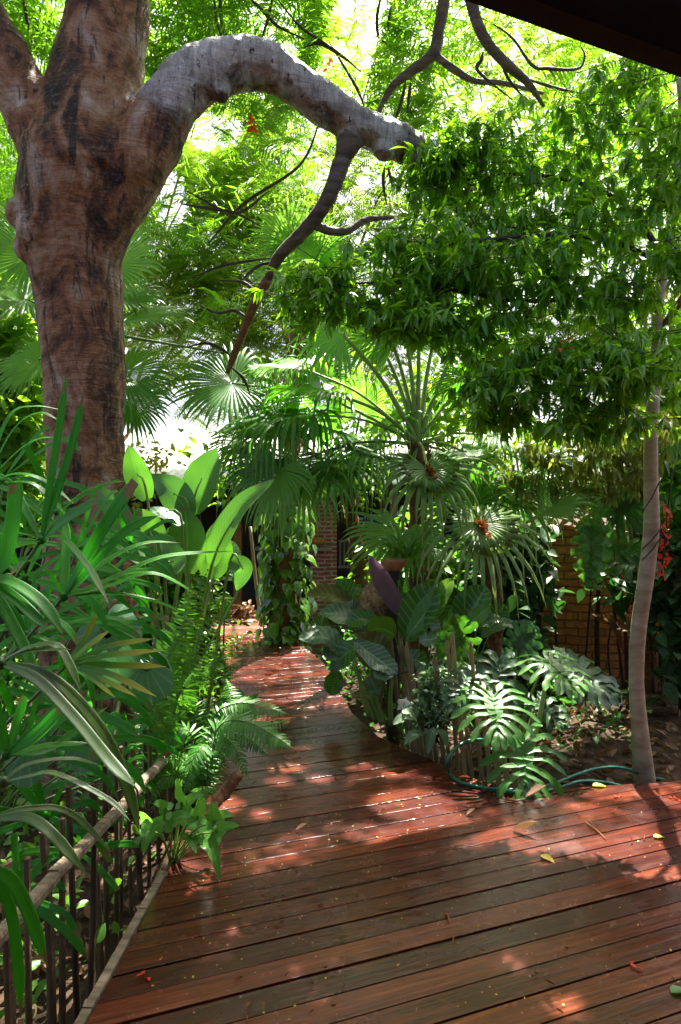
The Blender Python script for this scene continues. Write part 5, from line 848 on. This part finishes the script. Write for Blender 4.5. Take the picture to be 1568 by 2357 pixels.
for a, b_ in (((864, 1660), (815, 1520)), ((885, 1665), (862, 1575)), ((880, 1668), (850, 1580)), ((900, 1670), (905, 1540)), ((850, 1650), (825, 1540))): 
    g = Geo(); tube(g, PL([(*a, 5.0), ((a[0]+b_[0])/2-4, (a[1]+b_[1])/2, 5.0), (*b_, 5.0)]), [.02, .018, .010], 7, 10); g.build('stalk', M['petiole'], an)
ph = thing('philodendron', 'tree philodendron with deeply cut leaves spilling onto the deck beside the green hose', 'plant', (1.12, 4.35, -.15)); pb = np.array((1.15, 4.4, -.1))
def phl(hub, axd, nm, L, mat='philo', nl=8, droop=.3, base=pb, par=ph, w=.125, pm='petiole', lm=.8):
    g = Geo(); gp = Geo(); lobed(g, gp, P(*hub), axd, nm, L, nl, base=base, droop=droop, w=w, lm=lm); o = g.build('leaf', M[mat], par); p = gp.build('stalk', M[pm], None, off=par['base']); p.parent = o; p.location = (0, 0, 0)
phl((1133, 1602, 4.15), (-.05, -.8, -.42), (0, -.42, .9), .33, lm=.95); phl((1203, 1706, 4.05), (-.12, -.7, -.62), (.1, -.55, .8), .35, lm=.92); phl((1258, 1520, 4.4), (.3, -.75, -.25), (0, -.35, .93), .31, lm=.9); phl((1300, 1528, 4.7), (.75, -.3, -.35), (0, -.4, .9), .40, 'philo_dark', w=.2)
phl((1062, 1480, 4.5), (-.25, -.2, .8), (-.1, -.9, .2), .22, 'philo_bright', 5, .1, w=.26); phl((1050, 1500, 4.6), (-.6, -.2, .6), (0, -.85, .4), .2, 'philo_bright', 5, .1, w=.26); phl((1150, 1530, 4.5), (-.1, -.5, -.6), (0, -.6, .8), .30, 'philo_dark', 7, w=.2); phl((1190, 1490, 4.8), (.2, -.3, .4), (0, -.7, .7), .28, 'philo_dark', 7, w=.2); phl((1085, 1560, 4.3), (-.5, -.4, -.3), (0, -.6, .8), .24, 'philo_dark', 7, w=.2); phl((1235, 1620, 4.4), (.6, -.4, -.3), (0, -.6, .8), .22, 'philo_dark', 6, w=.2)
g = Geo(); tube(g, PL([(1258, 1560, 4.35), (1248, 1620, 4.3), (1233, 1690, 4.25), (1215, 1770, 4.2)]), [.014, .014, .015, .02], 8, 14); g.build('stalk', M['petiole'], ph)
vb = thing('variegated_shrub', 'small leaved variegated shrub growing through the bamboo stakes', 'shrub', P(1000, 1700, 4.6)); g = Geo(); c = blobs([(1000, 1620, 4.55, 45, 50, .1, 40), (985, 1580, 4.6, 30, 40, .1, 24), (1030, 1560, 4.6, 50, 40, .12, 26), (960, 1650, 4.5, 30, 30, .08, 14), (1040, 1640, 4.45, 40, 40, .1, 20)]); leaf_cloud(g, c, 7, .035, (.03, .055), keep_lit=False); g.build('foliage', M['varieg'], vb)
g = Geo(); bb = np.array(vb['base'])
for k in range(14): e = c[random.randrange(len(c))]; tube(g, [bb+RS.uniform(-.04, .04, 3), (bb+e)/2+RS.uniform(-.03, .03, 3), e], [.005, .004, .002], 5, 8)
g.build('stem', M['stem_dark'], vb)
sp = thing('broad_blade_plant', 'small plant with broad pale blades drooping over the deck edge below the variegated shrub', 'plant', G(985, 1722, -.05))
for hb, tp, w in (((975, 1690), (932, 1712), 26), ((1000, 1675), (985, 1735), 22), ((950, 1655), (905, 1668), 22), ((960, 1660), (925, 1640), 20), ((1010, 1680), (1030, 1720), 18), ((1130, 1720), (1160, 1760), 20)): ovl(hb, tp, w, 4.4, 'varieg', sp, (0, -.5, .85), sag=.03, dy=-.06)
fl_ = Geo(); q = P(930, 1618, 4.5); inst(fl_, HEART, np.array([q+RS.normal(0, .008, 3) for _ in range(5)]), np.array([(math.cos(a), -.3, math.sin(a)) for a in np.linspace(0, 5, 5)]), (0, -1, .3), .05)
M['white'] = leaf_mat('white_petal', (.75, .75, .72), (.8, .8, .78), (.8, .8, .75), .3, .5, .3, mid=0); tag(fl_.build('white_flower', M['white']), 'single white flower in front of the bamboo stakes', 'flower')

# coir ball, bowl of strappy plant
cb = thing('coir_ball', 'shaggy brown coir hanging ball behind the purple backed leaf', 'planter', P(880, 1385, 5.5)); g = Geo(); cc = P(866, 1388, 5.55)
V0 = g.n; ball(g, cc, .135, 16); g.V[-1] = cc+(g.V[-1]-cc)*(1+RS.uniform(-.12, .12, (len(g.V[-1]), 1)))*np.array((1, 1, 1.25)); g.build('body', M['coir'], cb); g = Geo(); d = nrm(RS.normal(0, 1, (900, 3))); inst(g, tmpl([(0, .03), (.5, .03), (1, .01)], 0, .35, 2), cc+d*.125*np.array((1, 1, 1.25)), nrm(d*.6+RS.normal(0, .6, (900, 3))+DOWN*.3), d+RS.normal(0, .3, (900, 3)), RS.uniform(.05, .12, 900)); g.build('fibres', M['coir'], cb)
g = Geo(); tube(g, [cc+UP*.15, cc+UP*.5+np.array((.05, .2, 0)), cc+np.array((.1, .4, 1.4))], [.004], 5, 8); g.build('cord', M['twig'], cb)
br = thing('potted_bromeliad', 'yellow green strappy plant in a terracotta bowl behind the coir ball', 'potted plant', P(905, 1330, 5.4)); g = Geo(); pc = P(906, 1296, 5.4); tube(g, [pc-UP*.06, pc-UP*.02, pc+UP*.03], [.06, .09, .105], 16, 6); g.build('bowl', M['terra'], br); g = Geo(); tube(g, [P(905, 1800, 5.5), pc-UP*.05], [.06, .05], 10, 8); g.build('stand', M['stem_dark'], br)
for k in range(34):
    a = ru(0, 6.28); l = ru(.2, .42); d = np.array((math.cos(a)*.7, math.sin(a)*.5, ru(.3, 1.0))); s_ = pc+np.array((ru(-.02, .16), 0, .04)); g = Geo(); strap(g, [s_, s_+d*l*.55, s_+d*l*.9+DOWN*l*.15], ru(.02, .035), pf_strap, (0, -.6, .8), .2, 3, 10); g.build('blade', M['anth_bright'] if k % 3 else M['fern'], br)

# monstera, red flower, dark stems by the wall
mo = thing('monstera', 'climbing plant with large grey green split leaf hanging in front of the brick wall', 'plant', (2.45, 6.5, -.2)); mb = np.array((2.5, 6.6, .9))
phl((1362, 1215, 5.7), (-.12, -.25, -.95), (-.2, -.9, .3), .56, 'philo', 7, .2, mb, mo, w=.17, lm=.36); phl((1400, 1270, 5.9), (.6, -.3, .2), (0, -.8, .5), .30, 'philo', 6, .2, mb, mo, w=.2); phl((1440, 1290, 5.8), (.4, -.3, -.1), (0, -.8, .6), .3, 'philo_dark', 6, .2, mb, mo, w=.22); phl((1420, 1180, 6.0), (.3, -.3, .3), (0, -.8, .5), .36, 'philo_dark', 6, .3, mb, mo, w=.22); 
g = Geo(); tube(g, [(2.5, 6.6, -.2), (2.48, 6.6, .5), (2.52, 6.55, 1.5)], [.03, .026, .015], 8, 16, wob=.1); g.build('stem', M['stem_dark'], mo)
ds = thing('dark_stemmed_shrub', 'shrub of thin dark bare stems standing against the brick wall right of the slender trunk', 'shrub', (2.85, 6.5, -.2)); 
for pts, r in (([(1445, 1590), (1440, 1460), (1425, 1330), (1400, 1180)], .020), ([(1436, 1585), (1420, 1450), (1405, 1330)], .016), ([(1505, 1600), (1500, 1500), (1490, 1420)], .016), ([(1548, 1600), (1515, 1480), (1480, 1380)], .022), ([(1530, 1610), (1520, 1500), (1528, 1380), (1540, 1250)], .018), ([(1410, 1590), (1400, 1500), (1408, 1430)], .012), ([(1290, 1570), (1278, 1440), (1275, 1340)], .013), ([(1245, 1570), (1240, 1440), (1250, 1300)], .03), ([(1345, 1560), (1355, 1430), (1362, 1330)], .011), ([(1460, 1480), (1530, 1440), (1600, 1390)], .016), ([(1560, 1610), (1562, 1450), (1556, 1280)], .03)):
    g = Geo(); tube(g, [P(x, y, 6.35) for x, y in pts], [r, r*.9, r*.7], 7, 16, wob=.08); g.build('stem', M['stem_dark'], ds)
g = Geo(); c = blobs([(1420, 1330, 6.2, 50, 60, .15, 14), (1555, 1380, 6.0, 40, 100, .2, 40), (1540, 1290, 6.0, 40, 80, .2, 30), (1565, 1500, 5.8, 25, 80, .15, 20)]); leaf_cloud(g, c, 7, .09, (.10, .2)); g.build('foliage', M['philo_dark'], ds)
g = Geo(); litter(g, P(1418, 1440, 6.28), 3, .02, .02, (.2, .3)); tube(g, PL([(1405, 1410, 6.3), (1420, 1450, 6.25), (1436, 1500, 6.3)]), [.01, .035, .01], 6, 10); g.build('dead_sheath', M['dry'], ds)
rf = thing('red_flower_spike', 'hanging red flower spike just right of the slender trunk', 'flower', P(1532, 1180, 5.4)); g = Geo(); n = 60; f = RS.rand(n); q = np.array([P(1536-14*v, 1165+160*v, 5.4) for v in f])+RS.normal(0, .022, (n, 3)); inst(g, OVATE, q, RS.normal(0, .6, (n, 3))+DOWN*.7, np.array((0, -1, .2))+RS.normal(0, .4, (n, 3)), RS.uniform(.03, .055, n)); g.build('petals', M['red'], rf); g = Geo(); tube(g, PL([(1560, 1040, 5.6), (1545, 1110, 5.4), (1522, 1325, 5.4)]), [.006], 5, 10); g.build('stem', M['stem_dark'], rf)

# hose
g = Geo(); hz = [P(1112, 1702, 4.25), P(1082, 1704, 4.2), P(1053, 1719, 4.15), P(1030, 1750, 4.08)]+[G(x, y)+UP*.013 for x, y in ((1036, 1786), (1062, 1806), (1115, 1818), (1180, 1828), (1235, 1820))]+[P(1285, 1800, 4.0), P(1330, 1782, 4.1), P(1380, 1768, 4.2), P(1436, 1768, 4.25), P(1500, 1790, 4.4), P(1600, 1800, 4.7)]
tube(g, hz, [.009], 10, 130); tube(g, [G(1110, 1822)+UP*.02, G(1240, 1826)+UP*.014, P(1290, 1812, 3.98), P(1340, 1798, 4.05), P(1400, 1802, 4.12), P(1450, 1815, 4.2)], [.009], 10, 60)
tag(g.build('garden_hose', M['hose']), 'green garden hose looped over the deck edge beneath the cut leaves', 'hose')

# ------------------------------------------------------------------ litter
FG = 'leaves fallen on the deck'
def fallen(px, py, ang, L, mat, label, name='fallen_leaf', cat='fallen leaf', tm=CURL, W=None, grp=FG):
    g = Geo(); p = G(px, py)+UP*.008; a = math.radians(ang); inst(g, tm, [p], [(math.cos(a), math.sin(a), .05)], UP, [L], W=[W or L], rnd=.5); tag(g.build(name, M[mat], off=p), label, cat, grp)
fallen(1245, 1972, -50, .075, 'yellow', 'yellow oval leaf lying alone in the middle right of the deck', tm=OVATE); fallen(1365, 1812, 10, .09, 'yellow', 'yellow leaf lying beside the hose at the deck edge', tm=OVATE); fallen(1180, 1912, -30, .13, 'dry', 'curled grey brown leaf lying in a patch of sun', W=.07); fallen(1505, 1930, 10, .06, 'yellow', 'small yellow leaf near the right edge of the frame', tm=OVATE)
fallen(1545, 2290, 20, .07, 'syng', 'green yellow leaf at the lower right corner of the deck', tm=OVATE); fallen(1075, 1878, 20, .05, 'dry', 'small dry leaf near the cut leaved plant'); fallen(680, 1915, 10, .06, 'dry', 'crumbled dry leaf on the left half of the deck'); fallen(1405, 2140, 30, .035, 'dry', 'tiny pale dry leaf below the yellow oval leaf'); fallen(1210, 1838, 5, .12, 'dry', 'pale dry leaf under the lowest cut leaf'); fallen(555, 1528, 10, .08, 'dry', 'dry leaf far along the narrow part of the deck'); fallen(830, 1630, -30, .05, 'dry', 'dry leaf at the right edge of the narrow deck')
for px, py, lab in ((1457, 2222, 'red petal alone in the lower right of the deck'), (430-95, 2256, 'red petals at the lower left of the deck'), (1420, 1835, 'red petal beyond the hose end'), (745, 1620, 'red petal on the narrow part of the deck'), (1555, 1842, 'red petal near the right edge of the frame')):
    g = Geo(); p = G(px, py)+UP*.008; inst(g, OVATE, p+RS.normal(0, .012, (4, 3))*np.array((1, 1, .2)), RS.normal(0, 1, (4, 3))*np.array((1, 1, .2)), UP+RS.normal(0, .3, (4, 3)), .024); tag(g.build('fallen_petal', M['red'], off=p), lab, 'petal', 'red petals on the deck')
for a, b_, lab in (((1350, 1897), (1395, 1935), 'thin straight twig on the right of the deck'), ((1025, 2105), (1035, 2130), 'short dark twig in the middle of the deck'), ((540, 1980), (560, 1990), 'short twig at the left of the deck')):
    g = Geo(); p, q = G(*a)+UP*.007, G(*b_)+UP*.007; tube(g, [p, (p+q)/2+np.array((.004, 0, .004)), q], [.0035, .003, .002], 5, 7); tag(g.build('twig', M['bract']), lab, 'twig', 'twigs on the deck')
g = Geo(); n = 300; x = RS.uniform(-.7, 2.2, n); y = RS.uniform(1.9, 5.2, n); ok = (x < .6+np.maximum(0, 4.0-y)*3)|(y < 3.8); ok &= ~((y > 4)&(x > .2)); p = np.stack((x, y, np.full(n, .006)), 1)[ok]; inst(g, OVATE, p, RS.normal(0, 1, (len(p), 3))*np.array((1, 1, .1)), UP+RS.normal(0, .3, (len(p), 3)), RS.uniform(.004, .012, len(p))); o = g.build('debris', [M['yellow']]); tag(o, 'tiny yellow petals and crumbs strewn over the boards', 'debris', kind='stuff')
g = Geo(); n = 260; p = np.stack((RS.uniform(-.7, 2.4, n), RS.uniform(1.9, 3.9, n), np.full(n, .006)), 1); inst(g, CURL, p, RS.normal(0, 1, (n, 3))*np.array((1, 1, .1)), UP+RS.normal(0, .4, (n, 3)), RS.uniform(.008, .035, n), RS.uniform(.006, .014, n)); o = g.build('debris', [M['bract']]); tag(o, 'tiny brown bits of bark and dry leaf strewn over the boards', 'debris', kind='stuff')
def ground_pts(x0, x1, y0, y1, n, f=None):
    x = RS.uniform(x0, x1, n); y = RS.uniform(y0, y1, n); p = np.array([(a, b, gz(a, b)+.01) for a, b in zip(x, y)]); return p if f is None else p[f(x, y)]
g = Geo(); p = ground_pts(.9, 5.5, 4.1, 7.1, 1700, lambda x, y: y > 4.25+.05*x); p = np.concatenate((p, ground_pts(-4.5, -1.05, 1.4, 8, 2400))); inst(g, CURL, p, RS.normal(0, 1, (len(p), 3))*np.array((1, 1, .25)), UP+RS.normal(0, .6, (len(p), 3)), RS.uniform(.03, .10, len(p))); tag(g.build('leaf_litter', M['dry']), 'brown dry leaves covering the soil beside the deck', 'leaf litter', kind='stuff')
g = Geo(); p = ground_pts(-5, -1.1, 1.5, 9, 900); p = np.repeat(p, 9, 0)+RS.normal(0, 1, (len(p)*9, 3))*np.array((.10, .10, 0)); p[:, 2] += RS.rand(len(p))**1.3*.62; inst(g, OVATE, p, RS.normal(0, 1, (len(p), 3))*np.array((1, 1, .6)), UP+RS.normal(0, .4, (len(p), 3)), RS.uniform(.04, .10, len(p))); tag(g.build('undergrowth', M['under']), 'low leafy undergrowth behind the picket fence', 'undergrowth', kind='stuff')
g = Geo(); p = ground_pts(-.3, 2.2, 4.9, 8.5, 330, lambda x, y: x > np.interp(y, [4.9, 5.5, 6.4, 7.3, 8.5], [.4, .25, .12, 0, -.25])); p = np.repeat(p, 9, 0)+RS.normal(0, 1, (len(p)*9, 3))*np.array((.07, .07, 0)); p[:, 2] += RS.rand(len(p))*.45; inst(g, OVATE, p, RS.normal(0, 1, (len(p), 3))*np.array((1, 1, .6)), UP+RS.normal(0, .4, (len(p), 3)), RS.uniform(.04, .09, len(p))); tag(g.build('undergrowth', M['fern_dark']), 'dark low undergrowth between the deck and the veined leaves', 'undergrowth', kind='stuff')
